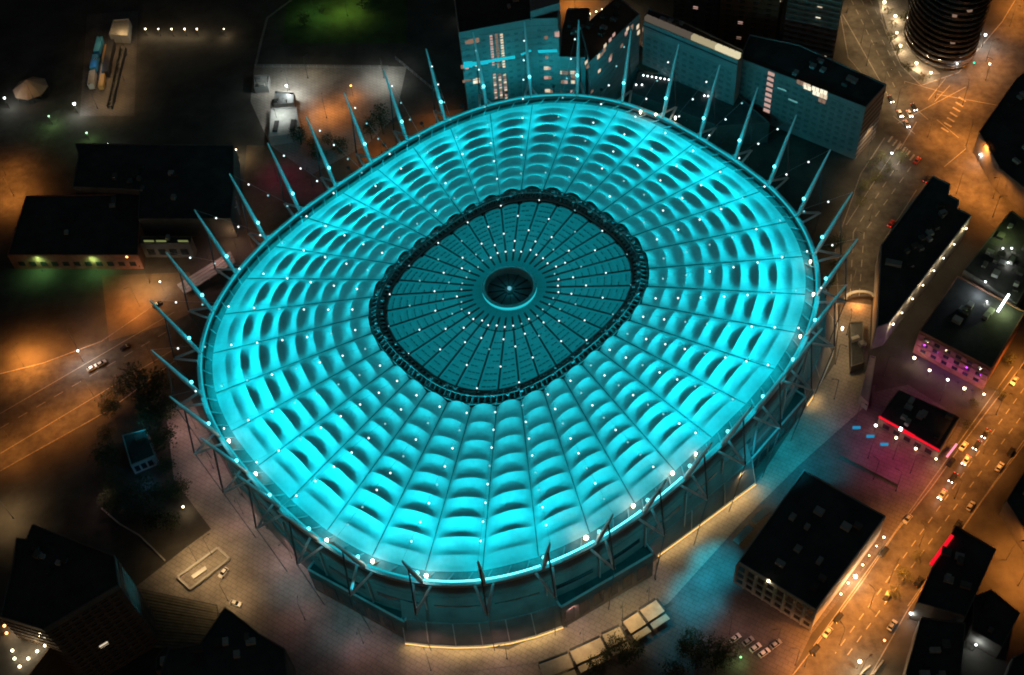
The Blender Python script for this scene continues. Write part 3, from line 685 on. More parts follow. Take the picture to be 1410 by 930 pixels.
# ------------------------------------------------------------------ buildings
def poly_in(poly, d):
    c = sum(poly, Vector((0, 0, 0))) / len(poly)
    return [p + (c - p).normalized() * d for p in poly]
def building(name, label, roof, H, wallm=WALLD, roofm=TAR, units=2, base=0.0, world=False, cat='building', lip=.9, group=None):
    P = [Vector((q[0], q[1], H)) for q in roof] if world else [at(*q, H) for q in roof]
    A_ = sum(P[i].x * P[(i+1) % len(P)].y - P[(i+1) % len(P)].x * P[i].y for i in range(len(P)))
    if A_ < 0: P = P[::-1]
    c = sum(P, Vector((0, 0, 0))) / len(P)
    o = thing(name, label, cat, (c.x, c.y, 0), group)
    MB().prism([(p.x, p.y) for p in P], base, H - lip * .4, top=True).build('wall', wallm, o)
    rf = MB().prism([(p.x, p.y) for p in poly_in(P, .5)], H - .39, H - .25).build('roof', roofm, o)
    pr = MB()
    for i in range(len(P)):
        a, b = P[i], P[(i + 1) % len(P)]; d = (b - a).normalized()
        nn = Vector((-d.y, d.x, 0)) * .22
        pr.bar(a + nn + d * .03 + Vector((0, 0, -.1)), b + nn - d * .48 + Vector((0, 0, -.1)), .42, lip)
    pr.build('parapet', wallm, o)
    rs = random.Random(sum(map(ord, label)))
    span = min((P[1] - P[0]).length, (P[2] - P[1]).length)
    for k in range(units * 2):
        w = [rs.random() ** 3 + .02 for _ in P]; s = sum(w); p = sum((P[i] * (w[i] / s) for i in range(len(P))), Vector((0, 0, 0)))
        p = p.lerp(c, .18); an = math.atan2((P[1] - P[0]).y, (P[1] - P[0]).x)
        sx, sy, sz = rs.uniform(1.5, 3.5), rs.uniform(1.5, 3), rs.uniform(1, 2)
        u = MB().box((p.x, p.y, H - .25 + sz / 2), (sx, sy, sz), an).build('roof_unit', rs.choice([GRAVEL, CONC2, WALLD, WALL]), rf)
    return o, P
def facing(P):
    """facade edges that look towards the camera"""
    r = []
    for i in range(len(P)):
        a, b = P[i], P[(i + 1) % len(P)]; d = (b - a).normalized(); n = Vector((d.y, -d.x, 0))
        if n.dot(Vector((CAM.x, CAM.y, 0)) - Vector((a.x, a.y, 0))) > 0: r.append((a, b, d, n))
    return r
def near_edge(P, px, py):
    best = None
    q = at(px, py, P[0].z)
    for a, b, d, n in facing(P):
        t = max(0, min((b - a).length, (q - a).dot(d))); D = (a + d * t - q).length
        if best is None or D < best[0]: best = (D, a, b, d, n)
    return best[1:]
def win(o, e, px, py, w, h, m, frame=True, name='window'):
    a, b, d, n = e; s, z = on_plane(a, b, px, py); an = math.atan2(d.y, d.x)
    p = Vector((a.x, a.y, 0)) + d * s + n * .08
    f = MB().box((p.x, p.y, z), (w, .2, h), an).build(name, m, o)
    if frame and w > 1.2:
        q = p + n * .06
        MB().box((q.x, q.y, z), (.14, .22, h), an).build('mullion', DSTEEL, f)
    return f
def grid(o, e, z0, z1, dz, ds, w, h, m=GLASSD, s0=1.5, s1=None, lit=0.0, rnd=None, name='window'):
    a, b, d, n = e; L = (b - a).length; s1 = s1 or L - 1.5; an = math.atan2(d.y, d.x)
    nk = max(1, int((s1 - s0) / ds)); base = None
    me = mesh_of(MB().box((0, 0, 0), (w, .24, h)), name, m)
    for j in range(int((z1 - z0) / dz)):
        for k in range(nk):
            p = Vector((a.x, a.y, 0)) + d * (s0 + (k + .5) * (s1 - s0) / nk) + n * .05; z = z0 + (j + .5) * dz
            if lit and rnd.random() < lit:
                ob = inst(name, mesh_of(MB().box((0, 0, 0), (w, .24, h)), name, rnd.choice(W_LIT)), o)
            else: ob = inst(name, me, o)
            ob.location = (p.x - o.location.x, p.y - o.location.y, z); ob.rotation_euler.z = an
def bands(o, e, z0, z1, dz, m, depth=.25, th=.35, name='floor_band'):
    a, b, d, n = e; z = z0
    while z < z1:
        MB().bar(Vector((a.x, a.y, z)) + n * depth * .5 + d * .05, Vector((b.x, b.y, z)) + n * depth * .5 - d * .05, depth, th).build(name, m, o); z += dz
R1 = random.Random(3)

# tall cyan-washed tower at the top
CLAD = mat('grey_cladding', (.2, .2, .2), .7, var=.2, scale=.15)
o, P = building('tower', 'tall cyan-washed tower with two lit columns of windows behind the stadium', [(632, 46), (731, 27), (768, 26), (771, 2), (752, -60), (620, -45)], 62, CLAD, TAR, 3)
e = near_edge(P, 680, 38); e2 = near_edge(P, 750, 27)
for cx, dx in ((676, .085), (683.5, .082), (690.5, .08)):
    for k in range(13):
        y = 50 + k * 3.55 if cx < 680 else 48 + k * 3.65
        if 92 < y < 101: continue
        win(o, e, cx + (y - 50) * dx, y, 1.25, 1.0, W_LIT[(k * 3 + int(cx)) % 3], False)
    for k in range(10):
        y = 103 + k * 3.5; win(o, e, cx + (y - 50) * dx, y, 1.25, 1.0, W_LIT[(k * 2 + int(cx)) % 3], False)
for px, py, w, h, k in [(652, 56.5, 5, 2.4, 2), (645, 58, 3, 1.6, 2), (660, 110.5, 3.2, 3, 0), (655, 112, 2.4, 2.4, 3), (640, 112, 2, 1.4, 2), (646, 111, 1.6, 1.2, 2), (658, 88, 2.4, 2.4, 3), (643, 93, 1.6, 2, 1), (637, 92, 1.6, 2, 2)]:
    win(o, e, px, py, w, h, W_LIT[k], False)
for px, py, w, h, k in [(752, 52, 1.6, 1.6, 2), (753, 79, 1.5, 1.6, 2), (752, 94, 2, 1.8, 0), (756, 94, 1.6, 1.6, 1), (752, 107, 2, 1.6, 1), (757, 107, 1.6, 1.6, 2), (754, 125, 2.4, 1.8, 0), (758, 126, 2, 1.8, 2), (767, 47, 2, 3, 1)]:
    win(o, e2, px, py, w, h, W_LIT[k], False)
bands(o, e, 4, 60, 3.4, CLAD, .18, .5); bands(o, e2, 4, 60, 3.4, CLAD, .18, .5)
TGL = mat('tinted_glass', (.13, .14, .145), .5, var=.3, scale=.3)
grid(o, e, 3, 60, 3.4, 3.6, 1.7, 1.3, TGL, 1); grid(o, e2, 3, 60, 3.4, 3.6, 1.7, 1.3, TGL, 1)
# emissive strips painting the ring light's bright streak across the facade
def facade_streak(o, e, p0, p1, m, h=1.0):
    a, b, d, n = e; s0, z0 = on_plane(a, b, *p0); s1, z1 = on_plane(a, b, *p1)
    A0 = Vector((a.x, a.y, 0)); MB().bar(A0 + d * s0 + n * .35 + Vector((0, 0, z0)), A0 + d * s1 + n * .35 + Vector((0, 0, z1)), .4, h).build('light_streak', m, o)
E_STREAK = emis('facade_streak_glow', (.01, .5, .62), 1.0)
facade_streak(o, e, (638, 89), (650, 88), E_STREAK, 3.2); facade_streak(o, e, (650, 88), (672, 85), E_STREAK, 2.0); facade_streak(o, e, (672, 84), (709, 78), E_STREAK, 1.4)
facade_streak(o, e, (717, 75), (731, 69), E_STREAK, .9); facade_streak(o, e2, (741, 70.5), (767, 69.5), E_STREAK, 1.3)
pent = [at(730, 16, 66), at(771, 4, 66), at(768, -20, 66), at(728, -14, 66)]
MB().prism([(p.x, p.y) for p in pent], 61.8, 66).build('penthouse', CLAD, o)
# lower wing
o, P = building('tower_wing', 'low wing with brown roof and scattered pink windows right of the cyan tower', [(770, 79), (806, 80), (808, 40), (812, 12), (781, 12), (774, 40)], 40, CLAD, BROWNM, 2)
e = near_edge(P, 790, 79)
for px, py in [(771, 100), (776, 100), (780, 100.5), (788, 100), (793, 100), (775, 113), (779, 113), (789, 106), (793, 107), (789, 113), (794, 113), (770, 126), (788, 126)]:
    win(o, e, px, py, 1.7, 1.8, W_LIT[R1.randrange(3)], False)
bands(o, e, 4, 38, 3.4, CLAD, .18, .5)
street_lamp(792, 8, 'sodium', 10, 'sodium lamp on the orange street behind the cyan tower', size=140)
# stepped-window block and courtyard
o, P = building('window_block', 'dark block with stair-stepped rows of pink windows beside the courtyard', [(812, 86), (881, 20), (850, -5), (800, 40)], 42, CLAD, BROWNM, 4)
e = near_edge(P, 850, 52)
for px, py, h in [(862, 46, 4), (870, 38, 5), (878, 37, 4), (879, 45, 4), (886, 40, 4), (894, 42, 4), (856, 63, 3), (887, 56, 5), (845, 48, 3), (840, 55, 3), (832, 69, 4), (833, 63, 3), (824, 78, 4), (828, 75, 3), (807, 86, 3), (809, 92, 3), (840, 81, 5), (841, 77, 3), (825, 98, 3), (815, 126, 2), (864, 40, 3)]:
    win(o, e, px, py, 1.9, h * .55, W_LIT[R1.randrange(3)], False)
bands(o, e, 4, 41, 3.4, CLAD, .18, .4)
o, P = building('long_block', 'narrow teal block with a bright lit top storey behind the courtyard', [(886, 30), (1016, 84), (1024, 70), (940, 30), (893, 12)], 38, CLAD, TAR, 3)
e = near_edge(P, 950, 58)
MB().bar(Vector((e[0].x, e[0].y, 36)) + e[3] * .2, Vector((e[1].x, e[1].y, 36)) + e[3] * .2, .3, .5).build('eave', DSTEEL, o)
L_ = (e[1] - e[0]).length
for k in range(16):
    p = e[0] + e[2] * (L_ * (k + .5) / 16) - e[3] * 1.6
    MB().box((p.x, p.y, 39.2), (L_ / 16 - .4, 2.2, 2.6), math.atan2(e[2].y, e[2].x)).build('lit_storey', W_DIM[2] if k > 11 else (W_DIM[1] if k > 7 else W_DIM[0]), o)
bands(o, e, 4, 35, 3.4, CLAD, .18, .4); grid(o, e, 4, 34, 3.4, 3.8, 2.2, 1.4, TGL, 1)
# curved terrace in the courtyard
t = thing('curved_terrace', 'curved balcony terrace with warm lit floor in the courtyard', 'terrace', at(905, 70, 0).to_2d().to_3d())
for r_, z_, m_ in ((15, 9, BROWNM), (12, 13, BROWNM)):
    c_ = at(905, 78, z_); mb = MB(); vs = []
    for k in range(13): an = 2.2 + k * .2; vs.append((c_.x + math.cos(an) * r_, c_.y + math.sin(an) * r_))
    for k in reversed(range(13)): an = 2.2 + k * .2; vs.append((c_.x + math.cos(an) * (r_ - 4.5), c_.y + math.sin(an) * (r_ - 4.5)))
    mb.prism(vs, z_ - .5, z_); mb.build('terrace_deck', m_, t)
street_lamp(905, 62, 'warm', 3, 'warm lamp over the curved terrace in the courtyard')
street_lamp(893, 72, 'pink', 2, 'pinkish lamp beside the curved terrace in the courtyard')
o, P = building('pavilion', 'low dark courtyard roof dotted with two rows of tiny lights', [(880, 100), (1012, 128), (1060, 170), (990, 175), (868, 128)], 12, WALLD, TAR, 0)
for (x0, y0, x1, y1, n_) in [(886, 104, 921, 110, 7), (963, 117, 983, 120, 5), (876, 117, 884, 117, 2), (970, 132, 980, 133, 3)]:
    for k in range(n_):
        p = at(x0 + (x1 - x0) * k / (n_ - 1), y0 + (y1 - y0) * k / (n_ - 1), 12.6)
        MB().ball(p, .38, 6, 4).build('roof_light', E_WHITE, o)
# cyan slab with dark roof
o, P = building('slab_block', 'wide slab building with cyan front and flat black roof at upper right', [(1018, 81), (1192, 149), (1221, 117), (1170, 94), (1100, 62), (1032, 48)], 31, CLAD, TAR, 4)
e = near_edge(P, 1100, 115)
for k in range(8): win(o, e, 1062 - k * .9, 102 + k * 7.2, 3.2, 1.8, W_LIT[1], False)
for px, py, k in [(1102, 114, 2), (1111, 118, 0), (1112, 121, 3), (1123, 123, 3), (1124, 129, 3), (1134, 127, 3), (1134, 133, 0), (1132, 139, 2)]: win(o, e, px, py, 3.4, 2.2, W_LIT[k], True)
for px, py in [(1077, 123), (1092, 139)]: win(o, e, px, py, 4.5, .8, emis('window_teal', (.2, .6, .6), .5), False)
bands(o, e, 3, 29, 3.2, CLAD, .15, .3); grid(o, e, 3, 29, 3.2, 3.6, 2.2, 1.4, TGL, 1)
e3 = near_edge(P, 1210, 135); bands(o, e3, 2, 29, 3.2, BROWNM, .2, 1.2)
lamp_row([(1072, 158), (1078, 168)], 'tan', [5, 4], 'tan lamp from the top at the foot of the cyan slab front', 'lamps below the cyan slab', fn=street_lamp)
street_lamp(1196, 208, 'warm', 2.5, 'warm lamp at the right foot of the cyan slab')
# high-rises at the top
def highrise(label, foot, H, nfl, balc, mw=BROWNM, lit=.07, dz=3.0):
    G = [at(*q, 0) for q in foot]; o, P = building('high_rise', label, [(p.x, p.y) for p in G], H, mw, TAR, 2, world=True)
    for e in facing(P):
        if (e[1] - e[0]).length < 7: continue
        for k in range(1, nfl):
            z = k * dz; a, b, d, n = e
            MB().bar(Vector((a.x, a.y, z)) + n * balc * .5 + d * .4, Vector((b.x, b.y, z)) + n * balc * .5 - d * .4, balc, .3).build('balcony', CONC2 if balc > 1 else mw, o)
        grid(o, e, 1.4, nfl * dz, dz, 5.5, 2.2, 1.3, GLASSD, 1, None, lit, R1)
    return o
highrise('brown high-rise with stacked balconies left of the tan avenue', [(1072, 92), (1142, 108), (1150, 60), (1085, 45)], 66, 22, 1.5)
highrise('dark brown high-rise with a few lit windows behind the lit top storey', [(985, 82), (1062, 92), (1072, 45), (995, 30)], 60, 20, .5)
highrise('dark high-rise at the top, left of the other two brown ones', [(925, 60), (985, 70), (990, 25), (930, 15)], 52, 17, .4, WALLD, .03)
# oval tower with curved balconies
c_ = at(1292, 62, 0); o = thing('oval_tower', 'oval tower of curved balcony slabs beside the orange crossing', 'building', (c_.x, c_.y, 0))
def ell(rx, ry, rot, n=36): return [(c_.x + rx * math.cos(t) * math.cos(rot) - ry * math.sin(t) * math.sin(rot), c_.y + rx * math.cos(t) * math.sin(rot) + ry * math.sin(t) * math.cos(rot)) for t in [2 * PI * k / n for k in range(n)]]
MB().prism(ell(14.3, 19.3, .12), 0, 70).build('wall', GLASSD, o)
for k in range(22):
    MB().prism(ell(16.3, 21.3, .12), 3 + k * 3.1, 3.32 + k * 3.1, bottom=True).build('balcony', BROWNM, o)
    MB().prism(ell(16.25, 21.25, .12), 3.34 + k * 3.1, 4.2 + k * 3.1, top=False).build('balustrade', GLASSD, o)
for px, py in [(1307, 52), (1304, 10), (1281, 6)]:
    q = at(px, py, 20); dv = (Vector((q.x, q.y, 0)) - Vector((c_.x, c_.y, 0))); 
    d2 = (CAM - c_).to_2d().normalized(); ang = {1307: -1.75, 1304: -1.5, 1281: -1.9}[px]; zz = {1307: 18, 1304: 36, 1281: 33}[px]
    MB().box((c_.x + 14.6 * math.cos(ang), c_.y + 19.6 * math.sin(ang), zz), (2, 2, 1.4), ang).build('window', W_LIT[2], o)

# right side
building('corner_block', 'dark flat roof at the right edge beside the orange crossing', [(1348, 182), (1400, 108), (1440, 80), (1460, 300), (1376, 232)], 12, WALLD, TAR, 3)
o, P = building('long_dark_block', 'long black-roofed block with notched end beside the grey road', [(1213, 337), (1284, 242), (1309, 254), (1306, 268), (1321, 276), (1319, 287), (1338, 297), (1224, 446), (1207, 452)], 14, WALL, TAR, 7)
for i_, (px, py) in enumerate([(1333, 316), (1317, 338), (1302, 357), (1286, 373), (1271, 393), (1255, 411), (1240, 430), (1225, 444)]):
    e_ = near_edge(P, px, py); p = at(px, py, 12.5); sd = (p - e_[0]).dot(e_[3]); p = p + e_[3] * (1.1 - sd); p.z = 12.5
    MB().bar(p - e_[3] * 1.0 + Vector((0, 0, .3)), p + Vector((0, 0, .3)), .12, .12).build('lamp_bracket', DSTEEL, o)
    MB().ball(p, .42 if i_ in (0, 7) else .34, 8, 5).build('wall_lamp', E_WARM, o)
    light('POINT', p + e_[3] * .5 - Vector((0, 0, .7)), 900 if i_ in (0, 7) else 500, COLR['warm'], o, radius=.2)
q = at(1230, 364, 14); MB().box((q.x, q.y, 14.7), (6.5, 2.4, 1.6), -.42).build('roof_hatch', WALL, [c for c in o.children if c.name.startswith('roof')][0])
o, P = building('purple_brick_block', 'black-roofed block with purple brick front above a row of cream lamps', [(1266, 456), (1365, 508), (1412, 430), (1318, 380)], 14, BRICK, TAR, 3)
e = near_edge(P, 1315, 482)
grid(o, e, 2, 13, 3.6, 4.0, 2.2, 1.7, GLASSD, 1.5, None)
bands(o, e, 2, 13, 3.6, BRICK, .3, .4)
for k in range(5):
    p = e[0].lerp(e[1], (k + .5) / 5) + e[3] * 2.6; MB().box((p.x, p.y, .4), (.8, .5, .5)).build('wall_washer', DSTEEL, o)
    light('POINT', (p.x, p.y, 5) , 420, (.62, .06, .8), o, radius=.4)
o, P = building('terrace_block', 'cluttered roof terrace block with bright bluish lamps at the right edge', [(1327, 372), (1392, 290), (1450, 330), (1400, 420)], 13, WALLD, GRAVEL, 9)
lt = MB().bar(at(1374, 429, 14), at(1389, 406, 14), .8, .8).build('tube_light', E_WHITE, o)
light('POINT', at(1385, 425, 17), 2500, (.75, 1, .4), o); light('POINT', at(1350, 400, 17), 1800, (.8, .95, 1), o)
light('POINT', at(1385, 322, 17), 1200, (.7, 1, .3), o)
t = [at(1305, 425, 15), at(1290, 440, 15)]
# sloped access roof by the grey road
b_ = building('narrow_annex', 'narrow pale olive roof strip between stadium road and bar yard', [(1184, 545), (1198, 490), (1206, 492), (1196, 556)], 5, WALL, CONC2, 0)
building('road_kiosk', 'small dark blue-roofed kiosk on the grey road', [(1170, 444), (1188, 443), (1190, 500), (1172, 506)], 4, WALLD, DSTEEL, 1)
a_ = thing('arched_shelter', 'small orange-lit arched shelter on the road right of the stadium', 'shelter', at(1182, 412, 0))
mb = MB()
for k in range(8):
    t0 = PI * k / 8; t1 = PI * (k + 1) / 8; c0 = at(1182, 418, 0); 
    for tt in (t0, t1): pass
    f0 = c0 + Vector((-6 * math.cos(t0), 3.5 * math.sin(t0), 3.5)); f1 = c0 + Vector((-6 * math.cos(t1), 3.5 * math.sin(t1), 3.5)); mb.bar(f0, f1, 1.2, .3)
mb.build('canopy', CONC2, a_)
for sx in (-5.5, 5.5): MB().tube([at(1182, 418, 0) + Vector((sx, .6, 0)), at(1182, 418, 0) + Vector((sx, .6, 3.4))], .15).build('post', DSTEEL, a_)
light('POINT', at(1182, 418, 2.6), 2600, COLR['sodium'], a_)
# neon bar
o, P = building('neon_bar', 'low black-roofed bar with red neon strip along its front', [(1211, 573), (1237, 537), (1322, 575), (1294, 620)], 7, WALLD, TAR, 4)
e = near_edge(P, 1252, 597); a, b, d, n = e
MB().bar(Vector((a.x, a.y, 7.0)) + n * .35, Vector((b.x, b.y, 7.0)) + n * .35, .5, .6).build('neon_strip', E_RED, o)
for s0, s1, m_ in ((.35, .39, E_WHITE), (.40, .60, E_RED)):
    p0, p1 = a.lerp(b, s0), a.lerp(b, s1)
    if (at(1240, 592, 7) - a).length > (at(1240, 592, 7) - b).length: p0, p1 = b.lerp(a, s0), b.lerp(a, s1)
    MB().bar(Vector((p0.x, p0.y, 7.4)) + n * .7, Vector((p1.x, p1.y, 7.4)) + n * .7, .5, 1.6).build('neon_sign', m_, o)
for k in range(4):
    p = a.lerp(b, .14 + k * .24) + n * 2.5
    light('POINT', (p.x, p.y, 6.5), 420, (1, .02, .1), o, radius=.5)
grid(o, e, 1, 4.6, 3.4, 4, 2.6, 2.6, GLASSD)
e = near_edge(P, 1310, 598); a, b, d, n = e
MB().bar(at(1304, 629, 3), at(1317, 612, 3), .6, .8).build('neon_tube', E_PINK, o)
for px, py in [(1178, 593), (1197, 605), (1216, 616)]:
    t = thing('parasol', 'small blue glowing %s sunshade on the magenta yard' % {1178: 'leftmost', 1197: 'middle', 1216: 'rightmost'}[px], 'sunshade', at(px, py, 0), 'blue sunshades on the magenta yard')
    c0 = at(px, py, 0)
    MB().tube([c0, c0 + Vector((0, 0, 2.5))], .06).build('pole', DSTEEL, t)
    MB().add([c0 + Vector((-1.7, -.7, 2.3)), c0 + Vector((1.3, -1.0, 2.3)), c0 + Vector((1.7, .3, 2.3)), c0 + Vector((-1.3, .7, 2.3)), c0 + Vector((0, -.1, 2.9))], [(0, 1, 4), (1, 2, 4), (2, 3, 4), (3, 0, 4)]).build('canopy', E_BLUE, t)  # canopy cloth emits its own blue; the lit look is put into the material
w_ = thing('low_wall', 'long low dark wall below the magenta bar yard', 'wall', at(1190, 655, 0))
MB().bar(at(1158, 628, .7), at(1236, 668, .7), .5, 1.4).build('wall', WALLD, w_)
# square building with gridded front
o, P = building('square_block', 'big square black-roofed building with gridded pale front by the orange street', [(1107, 647), (1220, 711), (1124, 841), (1016, 774)], 15, WALL, TAR, 5)
e = near_edge(P, 1070, 808); a, b, d, n = e; L_ = (b - a).length; an = math.atan2(d.y, d.x)
for k in range(9):
    p = Vector((a.x, a.y, 0)) + d * (L_ * k / 8) + n * .3; MB().box((p.x, p.y, 7), (.6, .6, 14), an).build('pier', CONC2, o)
for z in (.6, 5, 9.6): MB().bar(Vector((a.x, a.y, z)) + n * .22, Vector((b.x, b.y, z)) + n * .22, .4, .9).build('cornice', CONC2, o)
for k in range(8):
    for z in (2.8, 7.3, 11.8):
        p = Vector((a.x, a.y, 0)) + d * (L_ * (k + .5) / 8) + n * .06; MB().box((p.x, p.y, z), (L_ / 8 - 1.6, .2, 2.8), an).build('window', GLASSD, o)
e = near_edge(P, 1060, 708)
cn = thing('canopy', 'pale narrow canopy beside the square building, next to the stadium walk', 'canopy', at(1030, 725, 0))
for (x0, y0, x1, y1) in [(1013, 747, 1034, 725), (1037, 719, 1056, 702)]:
    MB().bar(at(x0, y0, 5), at(x1, y1, 5), 2.6, .3).build('canopy_panel', CONC2, cn)
    MB().tube([at(x0, y0, 0), at(x0, y0, 4.85)], .15).build('post', DSTEEL, cn); MB().tube([at(x1, y1, 0), at(x1, y1, 4.85)], .15).build('post', DSTEEL, cn)
# lower right blocks
o, P = building('red_sign_block', 'black-roofed block with a red sign band on its street edge', [(1283, 782), (1316, 724), (1372, 757), (1330, 850), (1262, 830)], 13, WALLD, TAR, 3)
e = near_edge(P, 1290, 760)
MB().bar(at(1282, 777, 13.4), at(1311, 738, 13.4), 1.2, 1.2).build('sign_band', E_RED, o)
building('lower_block', 'dark roof at the bottom, left of the small square block', [(1245, 935), (1268, 850), (1330, 858), (1320, 960), (1240, 960)], 12, WALLD, TAR, 4)
building('small_square_block', 'small square dark block beside the orange back street', [(1340, 822), (1365, 812), (1405, 845), (1380, 892), (1338, 868)], 9, WALLD, TAR, 1)
building('right_edge_block', 'dark block cut by the right picture edge above the back street', [(1385, 690), (1440, 600), (1480, 700), (1420, 745)], 10, WALLD, TAR, 2)
building('bottom_right_block', 'dark block in the bottom right corner', [(1375, 960), (1395, 905), (1450, 880), (1450, 960)], 8, WALLD, TAR, 1)
st_ = thing('barrier_steps', 'two pale parallel barriers at the bottom of the orange street', 'barrier', at(1200, 920, 0))
for (x0, y0, x1, y1) in [(1183, 930, 1198, 917), (1201, 930, 1216, 910)]: MB().bar(at(x0, y0, .6), at(x1, y1, .6), .5, 1.2).build('rail', CONC, st_)
street_lamp(1190, 925, 'warm', 5, 'warm lamp beside the two pale barriers at the bottom')

# bottom left
o, P = building('corner_tower', 'black-roofed tower in the lower left corner with a teal-lit side', [(18, 775), (22, 741), (36, 742), (45, 722), (158, 765), (164, 806), (60, 868), (0, 850)], 46, WALLD, TAR, 3)
for e in facing(P):
    if (e[1] - e[0]).length > 8: grid(o, e, 2, 44, 3.0, 3.2, 2.3, 1.5, GLASSD, .8, None, .0, R1)
    bands(o, e, 1, 44, 3.0, BROWNM, .3, .5)
e = near_edge(P, 120, 835)
win(o, e, 143, 888, 3, 1.6, W_LIT[0], False)
o, P = building('terrace_annex', 'roof terrace with two angled rows of warm lamps at the lower left', [(-20, 850), (20, 848), (75, 885), (30, 945), (-30, 945)], 30, BROWNM, WALLD, 0)
for px, py in [(17, 896), (20, 907), (27, 918), (39, 907), (51, 897), (62, 889), (6, 862), (9, 872)]:
    p = at(px, py, 31); MB().ball(p, .5, 8, 5).build('terrace_lamp', E_WARM if px > 10 else E_SOD, o); 
for px, py in [(30, 900), (45, 890), (15, 870)]: light('POINT', at(px, py, 33), 700, COLR['warm'], o)
o, P = building('dark_lower_block', 'black stepped roof left of the bottom centre walk', [(310, 836), (345, 862), (356, 872), (392, 893), (400, 960), (210, 960), (232, 893), (275, 886)], 18, WALLD, TAR, 3)
building('railing_hut', 'small dark hut on the roof line between tower and striped deck', [(215, 905), (228, 890), (250, 893), (248, 920), (214, 925)], 10, WALLD, TAR, 1)
rd = thing('slatted_deck', 'grey striped slatted deck below the beige forecourt', 'deck', at(250, 845, 0))
SL = mat('weathered_slat', (.14, .13, .1), .9, var=.35, scale=.4)
for k in range(17):
    f = k / 16; p0 = at(186 + 26 * f, 812 + 78 * f, 1.5); p1 = at(298 + 8 * f, 836 + 58 * f, 1.5)
    MB().bar(p0, p1, .75, .3 + .25 * (k % 3)).build('slat', SL, rd)
MB().prism([tuple(at(*q, 0).to_2d()) for q in [(184, 811), (300, 835), (308, 896), (212, 892)]], .05, 1.2).build('deck_base', DSTEEL, rd)
sk = thing('sunken_stair', 'rectangular sunken stair with pale glass middle on the beige forecourt', 'stair', at(280, 782, 0))
for (x0, y0, x1, y1, w) in [(245, 795, 300, 755, .9), (262, 812, 316, 770, .9), (300, 755, 316, 770, .9), (245, 795, 262, 812, .9)]:
    MB().bar(at(x0, y0, .5), at(x1, y1, .5), w, 1.0).build('kerb_wall', CONC2, sk)
for k in range(8):
    f = (k + .5) / 8; MB().bar(at(248 + 52 * f, 793 - 38 * f, .15), at(262 + 50 * f, 808 - 37 * f, .15), 1.4, .12 + .05 * k).build('step', CONC, sk)
MB().bar(at(265, 795, .8), at(284, 782, .8), 1.6, .3).build('glass_roof', STEEL, sk)
pw = thing('garden_wall', 'thin curved low wall round the dark shrubbery left of the stadium', 'wall', at(190, 745, 0))
wp = [(140, 700), (165, 722), (192, 738), (212, 757), (227, 772)]
for i in range(4): MB().bar(at(*wp[i], .5), at(*wp[i+1], .5), .5, 1.0).build('wall_segment', CONC2, pw)
o, P = building('kiosk', 'small teal-edged kiosk amid dark trees left of the stadium', [(168, 600), (201, 592), (214, 628), (180, 642)], 6, WALL, TAR, 1)
e = near_edge(P, 198, 636); grid(o, e, .5, 5.5, 5, 2.4, 1.9, 3.4, GLASSD, .5)
light('POINT', at(192, 588, 8), 500, (.02, .6, .8), o)
light('POINT', at(200, 665, 2), 250, (.15, .4, .8), o)

# left side
o, P = building('long_shed', 'long black-roofed shed with green uplights on its front', [(10, 352), (36, 270), (160, 268), (166, 262), (196, 262), (190, 352)], 9, BRICK, TAR, 2)
e = near_edge(P, 100, 352)
for px in (55, 130):
    s, z = on_plane(e[0], e[1], px, 362); p = Vector((e[0].x, e[0].y, 0)) + e[2] * s + e[3] * 1.2
    MB().box((p.x, p.y, .3), (.8, .5, .5)).build('uplight', DSTEEL, o)
    light('SPOT', (p.x, p.y, 8.6), 3600, (.35, 1, .25), o, 150, 1.0, (p.x, p.y - .3, 0)); light('POINT', (p.x, p.y, 5.5), 330, (.45, 1, .4), o)
grid(o, e, 1, 7, 5, 5, 2.8, 2.6, GLASSD, 2)
o, P = building('wide_hall', 'wide dark hall with flat roof left of the stadium masts', [(108, 214), (103, 198), (322, 200), (322, 262), (318, 302), (190, 302), (192, 262), (100, 258)], 12, WALLD, TAR, 5)
o, P = building('loading_annex', 'dark annex with a greenish lit eave in front of the wide hall', [(193, 336), (196, 326), (264, 326), (262, 336)], 9, WALLD, TAR, 1)
e = near_edge(P, 228, 336)
for px in (205, 222, 252):
    win(o, e, px, 332, 4.5, 1.0, emis('eave_light', (.8, .9, .3), .22), False, 'eave_light')
grid(o, e, 1, 7, 5.5, 4.4, 3.2, 3.6, GLASSD, 1)
o, P = building('plant_shed', 'small pale plant shed with roof frames left of the masts', [(292, 246), (322, 242), (326, 282), (296, 300)], 7, WALL, CONC2, 3)
for k in range(4):
    f = k / 3; MB().bar(at(294 + 3 * f, 248 + 46 * f, 8.2), at(323 + 3 * f, 245 + 40 * f, 8.2), .4, .4).build('roof_frame', STEEL, o)
    MB().bar(at(294 + 3 * f, 248 + 46 * f, 6.8), at(294 + 3 * f, 248 + 46 * f, 8.4), .3, .3, Vector((0, 1, 0))).build('frame_post', STEEL, o)
light('POINT', at(306, 270, 11), 900, COLR['white'], o); light('POINT', at(318, 325, 5), 700, COLR['tan'], o)
rp = thing('access_ramp', 'pale striped access ramp running up to the left stadium rim', 'ramp', at(290, 380, 0))
for k in range(4):
    f = k / 3; MB().bar(at(245 + 8 * f, 394 + 10 * f, 2), at(318 + 6 * f, 348 + 12 * f, 6), 1.5, .5).build('ramp_strip', CONC2, rp)
for f in (.1, .5, .9): q = at(250, 400, 2).lerp(at(320, 355, 6), f); MB().tube([(q.x, q.y, 0), (q.x, q.y, q.z - .2)], .3).build('ramp_post', CONC2, rp)
lamp_row([(255, 400), (300, 370), (330, 345)], 'pink', [2, 3, 3], 'lamp from the left beside the striped access ramp', 'lamps by the access ramp')
